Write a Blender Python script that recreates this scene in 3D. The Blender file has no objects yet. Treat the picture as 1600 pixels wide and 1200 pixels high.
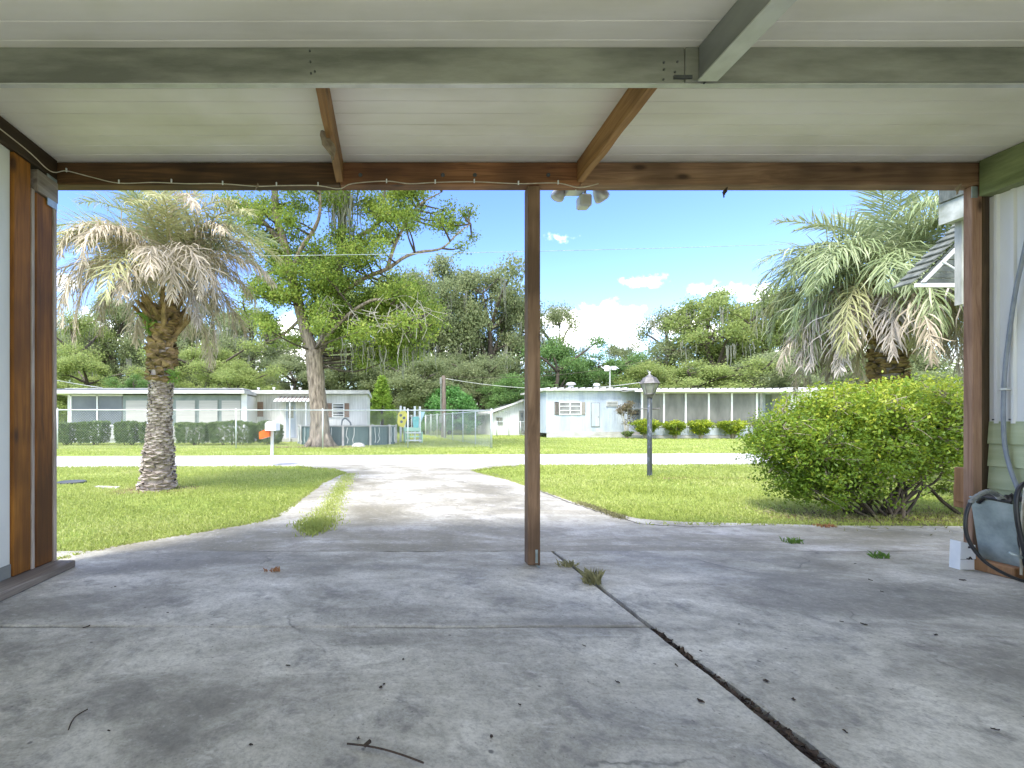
import bpy, math, random
import numpy as np
from mathutils import Vector, Matrix
C = bpy.context.scene.collection
R = math.radians
rnd = random.Random(7)
F = 750.0; VX = 600.0; VY = 658.0          # camera geometry in pixels of a 1600 px wide frame
def P(px, py, Y):                            # pixel + real distance -> point
    return ((px-VX)/F*Y, Y, 1.0+(VY-py)/F*Y)
def GY(py): return F/(py-VY)
def G(px, py, z=0.0):
    Y = (1.0-z)*F/(py-VY); return ((px-VX)/F*Y, Y, z)

# ------------------------------------------------------------------ mesh helpers
class MB:
    def __init__(s): s.v=[]; s.f=[]; s.n=0; s.t=[]
    def add(s, verts, faces, tint=0.5):
        k=len(s.v); s.v.extend([tuple(p) for p in verts]); s.f.extend([tuple(i+k for i in q) for q in faces])
        s.t.extend([tint]*len(verts)); return s
    def box(s, x0,x1,y0,y1,z0,z1, tint=0.5):
        v=[(x0,y0,z0),(x1,y0,z0),(x1,y1,z0),(x0,y1,z0),(x0,y0,z1),(x1,y0,z1),(x1,y1,z1),(x0,y1,z1)]
        return s.add(v,[(0,3,2,1),(4,5,6,7),(0,1,5,4),(1,2,6,5),(2,3,7,6),(3,0,4,7)],tint)
    def bbox(s, x0,x1,y0,y1,z0,z1, b=0.006):    # box with chamfered edges
        vs=[];fs=[]
        for sx in (0,1):
            for sy in (0,1):
                for sz in (0,1):
                    X=(x0,x1)[sx];Y=(y0,y1)[sy];Z=(z0,z1)[sz]
                    dx=b*(1-2*sx);dy=b*(1-2*sy);dz=b*(1-2*sz)
                    vs+= [(X,Y+dy,Z+dz),(X+dx,Y,Z+dz),(X+dx,Y+dy,Z)]
        i=lambda sx,sy,sz,a:(sx*4+sy*2+sz)*3+a
        def q(*a): fs.append(a)
        q(i(0,0,0,0),i(0,0,1,0),i(0,1,1,0),i(0,1,0,0)); q(i(1,0,0,0),i(1,1,0,0),i(1,1,1,0),i(1,0,1,0))
        q(i(0,0,0,1),i(1,0,0,1),i(1,0,1,1),i(0,0,1,1)); q(i(0,1,0,1),i(0,1,1,1),i(1,1,1,1),i(1,1,0,1))
        q(i(0,0,0,2),i(0,1,0,2),i(1,1,0,2),i(1,0,0,2)); q(i(0,0,1,2),i(1,0,1,2),i(1,1,1,2),i(0,1,1,2))
        for sz in (0,1):
            for sy in (0,1): q(i(0,sy,sz,1),i(1,sy,sz,1),i(1,sy,sz,2),i(0,sy,sz,2))
            for sx in (0,1): q(i(sx,0,sz,0),i(sx,1,sz,0),i(sx,1,sz,2),i(sx,0,sz,2))
        for sx in (0,1):
            for sy in (0,1): q(i(sx,sy,0,0),i(sx,sy,1,0),i(sx,sy,1,1),i(sx,sy,0,1))
        for sx in (0,1):
            for sy in (0,1):
                for sz in (0,1): q(i(sx,sy,sz,0),i(sx,sy,sz,1),i(sx,sy,sz,2))
        return s.add(vs,fs)
    def tube(s, pts, rad, n=8, cap=True, tint=0.5, wob=0):
        pts=[Vector(p) for p in pts]; m=len(pts)
        if not hasattr(rad,'__len__'): rad=[rad]*m
        vs=[];up=Vector((0,0,1));pu=None
        for i in range(m):
            d=(pts[min(i+1,m-1)]-pts[max(i-1,0)])
            if d.length<1e-9: d=Vector((0,0,1))
            d.normalize()
            if pu is None:
                a=up if abs(d.z)<.9 else Vector((1,0,0)); u=d.cross(a).normalized()
            else:
                u=(pu-d*pu.dot(d)); u=u.normalized() if u.length>1e-6 else d.orthogonal().normalized()
            pu=u; w=d.cross(u)
            for k in range(n):
                a=2*math.pi*k/n; rr=rad[i]*(1+(rnd.uniform(-wob,wob) if wob else 0))
                vs.append(pts[i]+u*math.cos(a)*rr+w*math.sin(a)*rr)
        fs=[(i*n+k,i*n+(k+1)%n,(i+1)*n+(k+1)%n,(i+1)*n+k) for i in range(m-1) for k in range(n)]
        if cap: fs+= [tuple(range(n-1,-1,-1)),tuple(range((m-1)*n,m*n))]
        return s.add(vs,fs,tint)
    def lathe(s, prof, c=(0,0,0), n=24, cap=False):
        vs=[];
        for r,z in prof:
            for k in range(n):
                a=2*math.pi*k/n; vs.append((c[0]+r*math.cos(a),c[1]+r*math.sin(a),c[2]+z))
        m=len(prof); fs=[(i*n+k,i*n+(k+1)%n,(i+1)*n+(k+1)%n,(i+1)*n+k) for i in range(m-1) for k in range(n)]
        if cap: fs+= [tuple(range(n-1,-1,-1)),tuple(range((m-1)*n,m*n))]
        return s.add(vs,fs)
    def prism(s, poly, axis, a, b):           # polygon extruded along an axis (0,1,2)
        def mk(p,t):
            q=list(p); q.insert(axis,t); return tuple(q)
        n=len(poly); vs=[mk(p,a) for p in poly]+[mk(p,b) for p in poly]
        fs=[tuple(range(n-1,-1,-1)),tuple(range(n,2*n))]+[(i,(i+1)%n,n+(i+1)%n,n+i) for i in range(n)]
        return s.add(vs,fs)
    def npadd(s, V, Fc, T):                   # numpy arrays
        k=len(s.v); s.v.extend(map(tuple,V.tolist())); s.f.extend(map(tuple,(Fc+k).tolist())); s.t.extend(T.tolist()); return s
    def mesh(s, name, off=(0,0,0), smooth=False):
        me=bpy.data.meshes.new(name)
        V=np.array(s.v,dtype=np.float32)-np.array(off,dtype=np.float32)
        lens=np.fromiter((len(q) for q in s.f),dtype=np.int32,count=len(s.f))
        idx=np.fromiter((i for q in s.f for i in q),dtype=np.int32)
        me.vertices.add(len(V)); me.vertices.foreach_set('co',V.ravel())
        me.loops.add(len(idx)); me.loops.foreach_set('vertex_index',idx)
        me.polygons.add(len(lens)); st=np.concatenate(([0],np.cumsum(lens)[:-1])).astype(np.int32)
        me.polygons.foreach_set('loop_start',st); me.polygons.foreach_set('loop_total',lens)
        a=me.attributes.new('tint','FLOAT','POINT'); a.data.foreach_set('value',np.array(s.t,dtype=np.float32))
        me.polygons.foreach_set('use_smooth',np.full(len(lens),bool(smooth)))
        me.update(calc_edges=True); me.validate()
        return me
def tag(o,label=None,cat=None,group=None,kind=None):
    if label: o['label']=label
    if cat: o['category']=cat
    if group: o['group']=group
    if kind: o['kind']=kind
    return o
def thing(name,label,cat,loc=(0,0,0),group=None):
    o=bpy.data.objects.new(name,None); C.objects.link(o); o.location=loc; o.empty_display_size=.2
    return tag(o,label,cat,group)
def part(name,mb,m,parent=None,smooth=False,label=None,off=None):
    if off is None:
        off=(0,0,0); p=parent
        while p is not None: off=tuple(off[i]+p.location[i] for i in range(3)); p=p.parent
    o=bpy.data.objects.new(name,mb.mesh(name,off,smooth)); C.objects.link(o)
    if m: o.data.materials.append(m)
    if parent is not None: o.parent=parent
    if label: o['label']=label
    return o
def solo(name,mb,m,label,cat,loc=None,group=None,smooth=False):
    if loc is None: loc=mb.v[0]
    o=part(name,mb,m,None,smooth,off=loc); o.location=loc
    return tag(o,label,cat,group)
def struct(name,mb,m,smooth=False): return tag(part(name,mb,m,None,smooth),kind='structure')
def copy_tree(o,parent=None):
    c=o.copy(); C.objects.link(c); c.parent=parent
    for ch in [x for x in list(C.objects) if x.parent is o]: copy_tree(ch,c)
    return c

# ------------------------------------------------------------------ materials
class NT:
    def __init__(s,name):
        s.m=bpy.data.materials.new(name); s.m.use_nodes=True; s.t=s.m.node_tree; s.t.nodes.clear()
        s.out=s.n('ShaderNodeOutputMaterial'); s.b=s.n('ShaderNodeBsdfPrincipled'); s.l(s.b.outputs[0],s.out.inputs[0])
        s.co=s.n('ShaderNodeTexCoord').outputs['Object']
    def n(s,t,**k):
        x=s.t.nodes.new(t)
        for a,b in k.items(): setattr(x,a,b)
        return x
    def l(s,a,b): s.t.links.new(a,b)
    def set(s,inp,v):
        if hasattr(v,'links') or isinstance(v,bpy.types.NodeSocket): s.l(v,inp)
        elif isinstance(v,tuple) and len(v)==3 and inp.type=='RGBA': inp.default_value=(*v,1)
        else: inp.default_value=v
    def mapping(s,scale,src=None,rot=(0,0,0)):
        m=s.n('ShaderNodeMapping'); s.l(src or s.co,m.inputs[0]); m.inputs['Scale'].default_value=scale; m.inputs['Rotation'].default_value=rot
        return m.outputs[0]
    def noise(s,scale,detail=5,rough=.55,vec=None,dist=0,out=0):
        x=s.n('ShaderNodeTexNoise'); s.l(vec or s.co,x.inputs['Vector']); x.inputs['Scale'].default_value=scale
        x.inputs['Detail'].default_value=detail; x.inputs['Roughness'].default_value=rough; x.inputs['Distortion'].default_value=dist
        return x.outputs[out]
    def ramp(s,fac,stops):
        r=s.n('ShaderNodeValToRGB'); s.l(fac,r.inputs[0]); e=r.color_ramp.elements
        while len(e)<len(stops): e.new(.5)
        for i,(p,c) in enumerate(stops):
            e[i].position=p; e[i].color=(*c,1) if hasattr(c,'__len__') else (c,c,c,1)
        return r.outputs[0]
    def mix(s,f,a,b,mode='MIX'):
        x=s.n('ShaderNodeMix',data_type='RGBA',blend_type=mode); s.set(x.inputs[0],f); s.set(x.inputs[6],a); s.set(x.inputs[7],b); return x.outputs[2]
    def math(s,op,a,b=0.0,c=None):
        x=s.n('ShaderNodeMath',operation=op); s.set(x.inputs[0],a); s.set(x.inputs[1],b)
        if c is not None: s.set(x.inputs[2],c)
        return x.outputs[0]
    def bump(s,h,strength=.3,dist=.01):
        x=s.n('ShaderNodeBump'); s.l(h,x.inputs['Height']); x.inputs['Strength'].default_value=strength; x.inputs['Distance'].default_value=dist
        s.l(x.outputs[0],s.b.inputs['Normal'])
    def base(s,c): s.set(s.b.inputs['Base Color'],c)
    def rough(s,v): s.set(s.b.inputs['Roughness'],v)
def pm(name,c1,c2,scale=4,rough=.7,bump=.25,stretch=(1,1,1),metal=0,fine=60,lo=.35,hi=.65,spec=.5,bd=.004):
    t=NT(name); v=t.mapping(stretch)
    a=t.noise(scale,7,.6,v); t.base(t.ramp(a,[(lo,c1),(hi,c2)])); t.rough(rough)
    t.b.inputs['Metallic'].default_value=metal; t.b.inputs['Specular IOR Level'].default_value=spec
    if bump: t.bump(t.noise(fine,4,.6,v),bump,bd)
    return t.m
def leafm(name,cd,cm,cl,trans=.35,rough=.55,var=.5):
    t=NT(name); a=t.n('ShaderNodeAttribute',attribute_name='tint').outputs['Fac']
    col=t.ramp(a,[(0.0,cd),(.5,cm),(1.0,cl)])
    nz=t.noise(var,3,.5); col=t.mix(t.math('MULTIPLY',nz,.45),col,t.mix(.5,col,tuple(x*.55 for x in cm)))
    t.base(col); t.rough(rough); t.b.inputs['Specular IOR Level'].default_value=.35
    tr=t.n('ShaderNodeBsdfTranslucent'); t.l(t.mix(.5,col,cl),tr.inputs[0])
    mx=t.n('ShaderNodeMixShader'); mx.inputs[0].default_value=trans; t.l(t.b.outputs[0],mx.inputs[1]); t.l(tr.outputs[0],mx.inputs[2]); t.l(mx.outputs[0],t.out.inputs[0])
    return t.m
def wood(name,c1,c2,c3,axis=2,rough=.65,worn=0.0,wornc=(.25,.22,.18)):
    t=NT(name); sc=[14,14,14]; sc[axis]=.9
    v=t.mapping(tuple(sc)); g=t.noise(1.6,6,.65,v,1.2)
    sc2=[60,60,60]; sc2[axis]=2.5; fi=t.noise(2,5,.7,t.mapping(tuple(sc2)))
    big=t.noise(1.3,3,.5)
    col=t.ramp(g,[(.3,c1),(.52,c2),(.75,c3)])
    col=t.mix(t.math('MULTIPLY',fi,.35),col,tuple(x*.45 for x in c1))
    # knots
    sk=[5,5,5]; sk[axis]=2.0; vo=t.n('ShaderNodeTexVoronoi'); t.l(t.mapping(tuple(sk)),vo.inputs['Vector']); vo.inputs['Scale'].default_value=1
    col=t.mix(t.ramp(vo.outputs['Distance'],[(.05,.9),(.13,0.0)]),col,(.03,.012,.005))
    col=t.mix(t.ramp(big,[(.42,0.0),(.62,.75)]),col,tuple(x*.45 for x in c1))
    if worn: col=t.mix(t.ramp(t.noise(3,5,.6,v),[(1-worn-.12,0.0),(1-worn,.9)]),col,wornc)
    t.base(col); t.rough(rough); t.b.inputs['Specular IOR Level'].default_value=.35
    t.bump(fi,.35,.002); return t.m

M={}
M['wood_v']=wood('stained_wood_upright',(.11,.04,.007),(.28,.105,.014),(.42,.175,.03),2)
M['wood_orange']=wood('warm_wood_upright',(.17,.06,.008),(.36,.14,.015),(.48,.21,.03),2)
M['wood_x']=wood('stained_wood_level',(.11,.045,.02),(.33,.145,.06),(.48,.24,.11),0)
M['wood_y']=wood('rafter_wood',(.20,.095,.03),(.42,.22,.08),(.54,.32,.14),1)
M['wood_right']=wood('pinkish_post_wood',(.20,.105,.065),(.42,.25,.165),(.56,.37,.26),2)  # lighter pinkish wood, the right post's own colour
M['wood_mid']=wood('brown_post_wood',(.14,.08,.045),(.31,.19,.115),(.42,.28,.18),2)
M['wood_grey']=wood('weathered_wood',(.16,.13,.10),(.28,.24,.2),(.42,.38,.33),1)
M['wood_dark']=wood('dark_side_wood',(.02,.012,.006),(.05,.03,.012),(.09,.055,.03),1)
M['wood_raw']=wood('raw_wood',(.25,.12,.05),(.38,.2,.09),(.5,.3,.16),2)
M['edge_wood']=pm('pale_wood_edge',(.28,.22,.18),(.5,.43,.36),6,.7,.3,(6,6,.6))
M['white_panel']=pm('white_wall_panel',(.60,.61,.56),(.72,.74,.70),2,.55,.1,(1,1,.3))
M['ceil']=None
M['white_paint']=pm('white_paint',(.66,.67,.66),(.80,.81,.80),3,.5,.12)
M['cream_wall']=pm('cream_wall',(.48,.48,.45),(.60,.60,.57),1.2,.6,.1,(1,1,.25))
M['blue_white']=None
M['skirt']=pm('skirting',(.36,.35,.33),(.56,.56,.54),1.5,.7,.2,(1,1,3))
M['grey_green']=pm('grey_green_frame',(.17,.21,.19),(.25,.29,.26),3,.6,.1)
M['blind']=pm('closed_blind',(.38,.37,.33),(.50,.49,.44),2,.7,.3,(.3,1,30),fine=3)
M['brown_shut']=pm('tan_shutter',(.20,.13,.09),(.32,.22,.16),5,.6,.3,(.3,1,12))
M['beige_shut']=pm('beige_shutter',(.24,.22,.19),(.33,.31,.27),5,.6,.3,(.3,1,12))
M['roof_w']=pm('white_roof',(.42,.42,.40),(.66,.66,.64),2,.5,.15,(1,1,1))
M['roof_dark']=pm('dark_roof_strip',(.06,.07,.09),(.12,.13,.15),3,.6,.1)
M['beam_grey']=pm('grey_green_beam',(.13,.135,.11),(.30,.305,.26),2.5,.55,.35,(.6,3,3),fine=90)
M['alu']=pm('aluminium',(.45,.46,.43),(.60,.61,.58),6,.4,.15,metal=.3)
M['alu_dark']=pm('dull_aluminium',(.19,.20,.19),(.30,.31,.29),4,.5,.2,(1,.3,1),metal=.3)
M['galv']=pm('galvanised_steel',(.22,.27,.27),(.42,.48,.48),7,.45,.25,metal=.45,fine=40)
M['galv_pipe']=pm('galvanised_pipe',(.48,.52,.53),(.66,.70,.70),8,.4,.1,metal=.3)
M['wire']=pm('fence_wire',(.30,.33,.33),(.42,.46,.46),8,.45,0,metal=.3)
M['black']=pm('black_rubber',(.012,.012,.014),(.03,.03,.033),20,.38,.1)
M['black_liner']=pm('black_liner',(.006,.006,.006),(.02,.02,.02),12,.4,.5,fine=25,bd=.02)
M['grey_pipe']=pm('grey_conduit',(.20,.23,.27),(.28,.31,.35),10,.45,.1)
M['green_beam']=pm('mossy_green_beam',(.10,.125,.045),(.27,.32,.14),3,.6,.4,(4,.8,4))
M['green_side']=pm('pale_green_siding',(.36,.40,.22),(.48,.52,.32),3,.55,.2,(1,.6,5))
M['metal_wall']=pm('white_ribbed_metal',(.62,.62,.60),(.78,.78,.76),2,.45,.1,(1,1,.3))
M['corr']=pm('grey_corrugated',(.05,.06,.045),(.16,.17,.14),5,.5,.3,(1,3,1))
M['tarp']=pm('teal_pool_wall',(.05,.095,.10),(.10,.16,.165),2,.55,.6,(14,14,.6),fine=2)
M['plas_white']=pm('white_plastic',(.68,.70,.72),(.82,.83,.84),5,.4,.05)
M['yellow']=pm('yellow_plastic',(.62,.55,.06),(.78,.7,.12),3,.4,.05)
M['teal']=pm('teal_plastic',(.10,.42,.42),(.2,.6,.6),3,.4,.05)
M['blue']=pm('pale_blue_plastic',(.35,.6,.68),(.5,.72,.8),3,.4,.05)
M['pgreen']=pm('pale_green_plastic',(.32,.55,.40),(.45,.68,.52),3,.4,.05)
M['orange']=pm('orange_plastic',(.72,.12,.02),(.85,.17,.03),4,.4,.05)
M['bark']=pm('grey_brown_bark',(.10,.078,.055),(.36,.30,.235),3,.85,.9,(5,5,.9),fine=5,bd=.04)
M['bark_pale']=pm('pale_dead_wood',(.35,.32,.27),(.55,.52,.46),3,.8,.4)
M['bark_dark']=pm('dark_bark',(.035,.028,.02),(.11,.09,.065),4,.9,.6,(4,4,1))
M['twig']=pm('grey_twig',(.17,.14,.10),(.38,.33,.26),12,.85,.3)
M['boot_pale']=pm('pale_palm_boot',(.20,.16,.13),(.48,.42,.36),9,.85,.7,fine=25,bd=.015)
M['boot_dark']=pm('brown_palm_boot',(.10,.07,.025),(.36,.25,.12),9,.85,.7,fine=25,bd=.015)
M['pole']=pm('utility_pole_wood',(.12,.09,.07),(.25,.2,.17),4,.85,.4,(4,4,.5))
M['stone']=pm('pale_board',(.35,.33,.3),(.6,.58,.54),8,.8,.3)
M['iron']=pm('dark_lid',(.04,.045,.045),(.08,.085,.085),8,.6,.3)
M['dead_leaf']=pm('dry_leaf',(.02,.014,.01),(.07,.045,.03),30,.8,.2)
M['red_soil']=pm('leaf_litter',(.10,.06,.035),(.26,.17,.09),12,.95,.8,fine=40,bd=.02)
M['joint']=pm('joint_dirt',(.04,.038,.034),(.20,.19,.17),22,.95,.9,fine=50,bd=.02)
M['rope']=pm('cable_sheath',(.45,.40,.30),(.62,.57,.46),20,.6,.1)
M['cob']=pm('dusty_debris',(.16,.12,.08),(.3,.24,.17),15,.9,.4)
M['lampglass']=pm('old_lamp_glass',(.17,.175,.15),(.30,.31,.27),12,.25,.05,(1,1,.4))
M['lamp_metal']=pm('weathered_lamp_metal',(.08,.075,.075),(.19,.18,.175),12,.55,.2)

def m_ceiling():
    t=NT('cream_roof_panel'); v=t.mapping((.35,1.2,1))
    a=t.noise(2.2,5,.55,v); col=t.ramp(a,[(.3,(.68,.65,.54)),(.52,(.80,.77,.68)),(.72,(.86,.83,.77))])
    d=t.noise(1.1,4,.6); col=t.mix(t.ramp(d,[(.52,0.0),(.75,.45)]),col,(.56,.56,.40))
    t.base(col); t.rough(.42); t.bump(t.noise(4,3,.5,t.mapping((.3,3,1))),.25,.01); return t.m
M['ceil']=m_ceiling()
def m_bluewhite():
    t=NT('pale_blue_siding'); w=t.n('ShaderNodeTexWave',wave_type='BANDS',bands_direction='X'); t.l(t.co,w.inputs[0]); w.inputs['Scale'].default_value=3.2; w.inputs['Distortion'].default_value=.1
    a=t.noise(1.0,4,.6,t.mapping((1.6,1,.3))); col=t.ramp(a,[(.35,(.36,.42,.50)),(.6,(.50,.56,.62))])
    t.base(col); t.rough(.45); t.bump(w.outputs['Fac'],.5,.02); return t.m
M['blue_white']=m_bluewhite()
def m_cream():
    t=NT('cream_seamed_wall'); w=t.n('ShaderNodeTexWave',wave_type='BANDS',bands_direction='X'); t.l(t.co,w.inputs[0]); w.inputs['Scale'].default_value=2.4
    a=t.noise(1.1,6,.65,t.mapping((1.8,1,.35))); col=t.ramp(a,[(.32,(.48,.48,.45)),(.55,(.68,.68,.66))]); col=t.mix(t.ramp(w.outputs['Fac'],[(.0,.35),(.06,0.0)]),col,(.3,.3,.28))
    t.base(col); t.rough(.5); t.bump(w.outputs['Fac'],.3,.02); return t.m
M['cream_wall']=m_cream()
def m_screen():
    t=NT('porch_screen'); a=t.noise(1.2,4,.6,t.mapping((1.5,1,.5))); t.base(t.ramp(a,[(.3,(.10,.105,.09)),(.7,(.22,.225,.195))])); t.rough(.5)
    tr=t.n('ShaderNodeBsdfTransparent'); mx=t.n('ShaderNodeMixShader'); mx.inputs[0].default_value=.25
    t.l(t.b.outputs[0],mx.inputs[1]); t.l(tr.outputs[0],mx.inputs[2]); t.l(mx.outputs[0],t.out.inputs[0]); return t.m
M['screen']=m_screen()
def m_screen2():
    t=NT('dark_porch_screen'); a=t.noise(.8,3,.6); t.base(t.ramp(a,[(.3,(.09,.105,.115)),(.7,(.15,.17,.18))])); t.rough(.4); return t.m
M['screen_dark']=m_screen2()
def m_glass():
    t=NT('window_glass'); a=t.noise(2,3,.5); t.base(t.ramp(a,[(.35,(.05,.06,.07)),(.7,(.20,.22,.22))])); t.rough(.08); t.b.inputs['Specular IOR Level'].default_value=.8; return t.m
M['glass']=m_glass()
def m_concrete(name,kind):
    t=NT(name)
    a=t.noise(1.1,8,.62,None,.6); b=t.noise(5,8,.7,None,.3); f=t.noise(90,4,.7)
    swirl=t.noise(2.2,12,.76,t.mapping((1,1.3,1),rot=(0,0,.6)),.9)
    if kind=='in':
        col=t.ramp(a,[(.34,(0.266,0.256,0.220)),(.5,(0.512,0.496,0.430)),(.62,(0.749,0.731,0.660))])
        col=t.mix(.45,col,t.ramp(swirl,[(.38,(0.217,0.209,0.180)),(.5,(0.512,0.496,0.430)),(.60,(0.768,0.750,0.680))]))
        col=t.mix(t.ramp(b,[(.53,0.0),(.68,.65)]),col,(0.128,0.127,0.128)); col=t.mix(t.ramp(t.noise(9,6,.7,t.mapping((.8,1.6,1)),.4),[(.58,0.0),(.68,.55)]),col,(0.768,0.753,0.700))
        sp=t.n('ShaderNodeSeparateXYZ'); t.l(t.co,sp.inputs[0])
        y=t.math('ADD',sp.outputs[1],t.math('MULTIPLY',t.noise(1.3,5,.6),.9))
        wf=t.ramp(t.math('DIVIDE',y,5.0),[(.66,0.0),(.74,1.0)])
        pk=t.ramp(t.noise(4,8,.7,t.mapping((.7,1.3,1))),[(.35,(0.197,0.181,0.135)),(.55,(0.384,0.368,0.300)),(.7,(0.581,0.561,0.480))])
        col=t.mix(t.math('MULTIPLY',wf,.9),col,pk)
        wv=t.n('ShaderNodeVectorMath',operation='ADD'); t.l(t.co,wv.inputs[0]); nv=t.n('ShaderNodeTexNoise'); t.l(t.co,nv.inputs[0]); nv.inputs['Scale'].default_value=3.5; nv.inputs['Detail'].default_value=6
        sv=t.n('ShaderNodeVectorMath',operation='SCALE'); t.l(nv.outputs['Color'],sv.inputs[0]); sv.inputs['Scale'].default_value=.35; t.l(sv.outputs[0],wv.inputs[1])
        vc=t.n('ShaderNodeTexVoronoi',feature='DISTANCE_TO_EDGE'); t.l(wv.outputs[0],vc.inputs[0]); vc.inputs['Scale'].default_value=.42
        ck=t.math('MULTIPLY',t.ramp(vc.outputs['Distance'],[(0.0,.8),(.0045,0.0)]),t.ramp(t.noise(1.7,3,.5),[(.5,0.0),(.6,1.0)]))
        col=t.mix(ck,col,(0.049,0.048,0.045))
        dk=t.ramp(t.noise(.75,6,.6,t.mapping((.7,1.6,1)),.5),[(.49,0.0),(.59,.6)])
        col=t.mix(dk,col,(0.148,0.142,0.125))
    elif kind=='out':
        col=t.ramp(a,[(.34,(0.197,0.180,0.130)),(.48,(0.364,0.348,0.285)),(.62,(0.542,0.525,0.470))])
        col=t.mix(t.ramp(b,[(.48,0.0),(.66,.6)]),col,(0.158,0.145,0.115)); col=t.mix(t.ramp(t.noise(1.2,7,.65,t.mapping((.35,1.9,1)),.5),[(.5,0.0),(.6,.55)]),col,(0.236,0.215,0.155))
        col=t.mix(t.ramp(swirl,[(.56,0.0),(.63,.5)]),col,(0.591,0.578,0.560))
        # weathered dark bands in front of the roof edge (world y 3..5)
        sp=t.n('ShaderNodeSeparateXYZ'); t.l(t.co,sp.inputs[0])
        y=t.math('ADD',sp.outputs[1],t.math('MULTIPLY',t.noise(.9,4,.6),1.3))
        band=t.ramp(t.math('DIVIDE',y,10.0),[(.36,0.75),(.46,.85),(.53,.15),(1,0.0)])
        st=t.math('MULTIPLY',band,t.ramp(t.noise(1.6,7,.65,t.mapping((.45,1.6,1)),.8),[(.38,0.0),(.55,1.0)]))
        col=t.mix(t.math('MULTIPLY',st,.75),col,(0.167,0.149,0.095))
    else:
        col=t.ramp(a,[(.3,(0.374,0.369,0.365)),(.6,(0.512,0.505,0.500))])
        col=t.mix(t.ramp(b,[(.6,0.0),(.75,.35)]),col,(0.295,0.293,0.290))
    g2=t.noise(28,8,.78,None,.3); g3=t.noise(160,3,.6)
    col=t.mix(t.ramp(g2,[(.38,.30),(.50,0.0)]),col,(0.118,0.116,0.108)); col=t.mix(t.ramp(g2,[(.55,0.0),(.70,.35)]),col,(0.709,0.699,0.680))
    v2=t.n('ShaderNodeTexVoronoi'); t.l(t.co,v2.inputs[0]); v2.inputs['Scale'].default_value=38
    col=t.mix(t.math('MULTIPLY',t.ramp(v2.outputs['Distance'],[(.10,.6),(.16,0.0)]),t.ramp(t.noise(3,4,.6),[(.45,0.0),(.6,1.0)])),col,(0.069,0.067,0.062))
    col=t.mix(t.ramp(f,[(.3,.35),(.55,0.0)]),col,(0.118,0.116,0.110))
    vo=t.n('ShaderNodeTexVoronoi'); t.l(t.co,vo.inputs[0]); vo.inputs['Scale'].default_value=7; vo.inputs['Randomness'].default_value=1
    vs=t.math('ADD',vo.outputs['Distance'],t.math('MULTIPLY',t.noise(12,4,.7),.12))
    col=t.mix(t.ramp(vs,[(.085,.75),(.12,0.0)]),col,(0.059,0.058,0.055))
    vc=t.n('ShaderNodeTexVoronoi',feature='DISTANCE_TO_EDGE'); t.l(t.mapping((1,1,1)),vc.inputs[0]); vc.inputs['Scale'].default_value=.55
    t.base(col); t.rough(t.ramp(a,[(.3,.55),(.7,.8)])); t.bump(t.math('ADD',t.math('MULTIPLY',b,.6),t.math('MULTIPLY',f,.25)),.4,.006); return t.m
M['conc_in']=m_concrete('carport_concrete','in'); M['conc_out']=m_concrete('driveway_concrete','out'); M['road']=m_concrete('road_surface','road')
def m_lawn():
    t=NT('lawn'); a=t.noise(.35,6,.6); b=t.noise(3.5,7,.7); c=t.noise(45,5,.75)
    col=t.ramp(a,[(.3,(.24,.31,.06)),(.5,(.32,.39,.085)),(.7,(.42,.45,.13))])
    col=t.mix(t.ramp(b,[(.4,.5),(.62,0.0)]),col,(.13,.20,.022))
    col=t.mix(t.ramp(b,[(.6,0.0),(.8,.4)]),col,(.34,.30,.12))
    col=t.mix(t.ramp(c,[(.35,.5),(.6,0.0)]),col,(.075,.115,.014))
    col=t.mix(t.ramp(t.noise(.9,6,.65,None,.6),[(.60,0.0),(.70,.8)]),col,(.36,.30,.19))
    t.base(col); t.rough(.85); t.b.inputs['Specular IOR Level'].default_value=.2; t.bump(c,.8,.03); return t.m
M['lawn']=m_lawn()
M['blade']=leafm('grass_blade',(.26,.33,.06),(.42,.49,.12),(.60,.62,.27),.35,.6,1.5)
M['leaf_big']=leafm('plane_tree_leaf',(.10,.17,.025),(.21,.32,.05),(.42,.47,.10),.45,.5,.35)
M['leaf_a']=leafm('dark_oak_leaf',(.13,.175,.075),(.24,.295,.13),(.38,.42,.22),.5,.6,.2)
M['leaf_b']=leafm('mid_green_leaf',(.15,.21,.06),(.28,.37,.10),(.46,.51,.19),.5,.6,.2)
M['leaf_c']=leafm('fresh_green_leaf',(.06,.12,.03),(.12,.24,.06),(.24,.36,.11),.35,.55,.3)
M['leaf_d']=leafm('conifer_leaf',(.10,.19,.02),(.20,.33,.035),(.34,.46,.07),.35,.6,.5)
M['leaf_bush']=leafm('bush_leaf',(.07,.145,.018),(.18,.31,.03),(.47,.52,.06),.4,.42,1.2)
M['leaf_hedge']=leafm('hedge_leaf',(.07,.12,.035),(.13,.20,.055),(.22,.29,.10),.25,.6,1.0)
M['leaf_shrub']=leafm('small_shrub_leaf',(.06,.11,.02),(.19,.29,.025),(.58,.62,.05),.4,.5,1.0)
M['leaf_red']=leafm('myrtle_leaf',(.09,.09,.05),(.19,.17,.10),(.30,.22,.15),.3,.6,1.0)
M['moss']=leafm('spanish_moss',(.16,.17,.13),(.26,.27,.21),(.38,.38,.31),.3,.9,.8)
M['frond_g']=leafm('green_frond',(.13,.19,.07),(.29,.36,.17),(.52,.56,.34),.3,.45,1.0)
M['frond_y']=leafm('yellowing_frond',(.20,.22,.08),(.40,.41,.19),(.60,.57,.33),.3,.5,1.0)
M['frond_d']=leafm('dead_frond',(.25,.21,.15),(.50,.43,.32),(.72,.64,.50),.2,.7,1.2)
M['frond_gray']=leafm('old_dead_frond',(.26,.225,.19),(.48,.43,.375),(.66,.61,.55),.15,.75,1.2)
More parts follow.
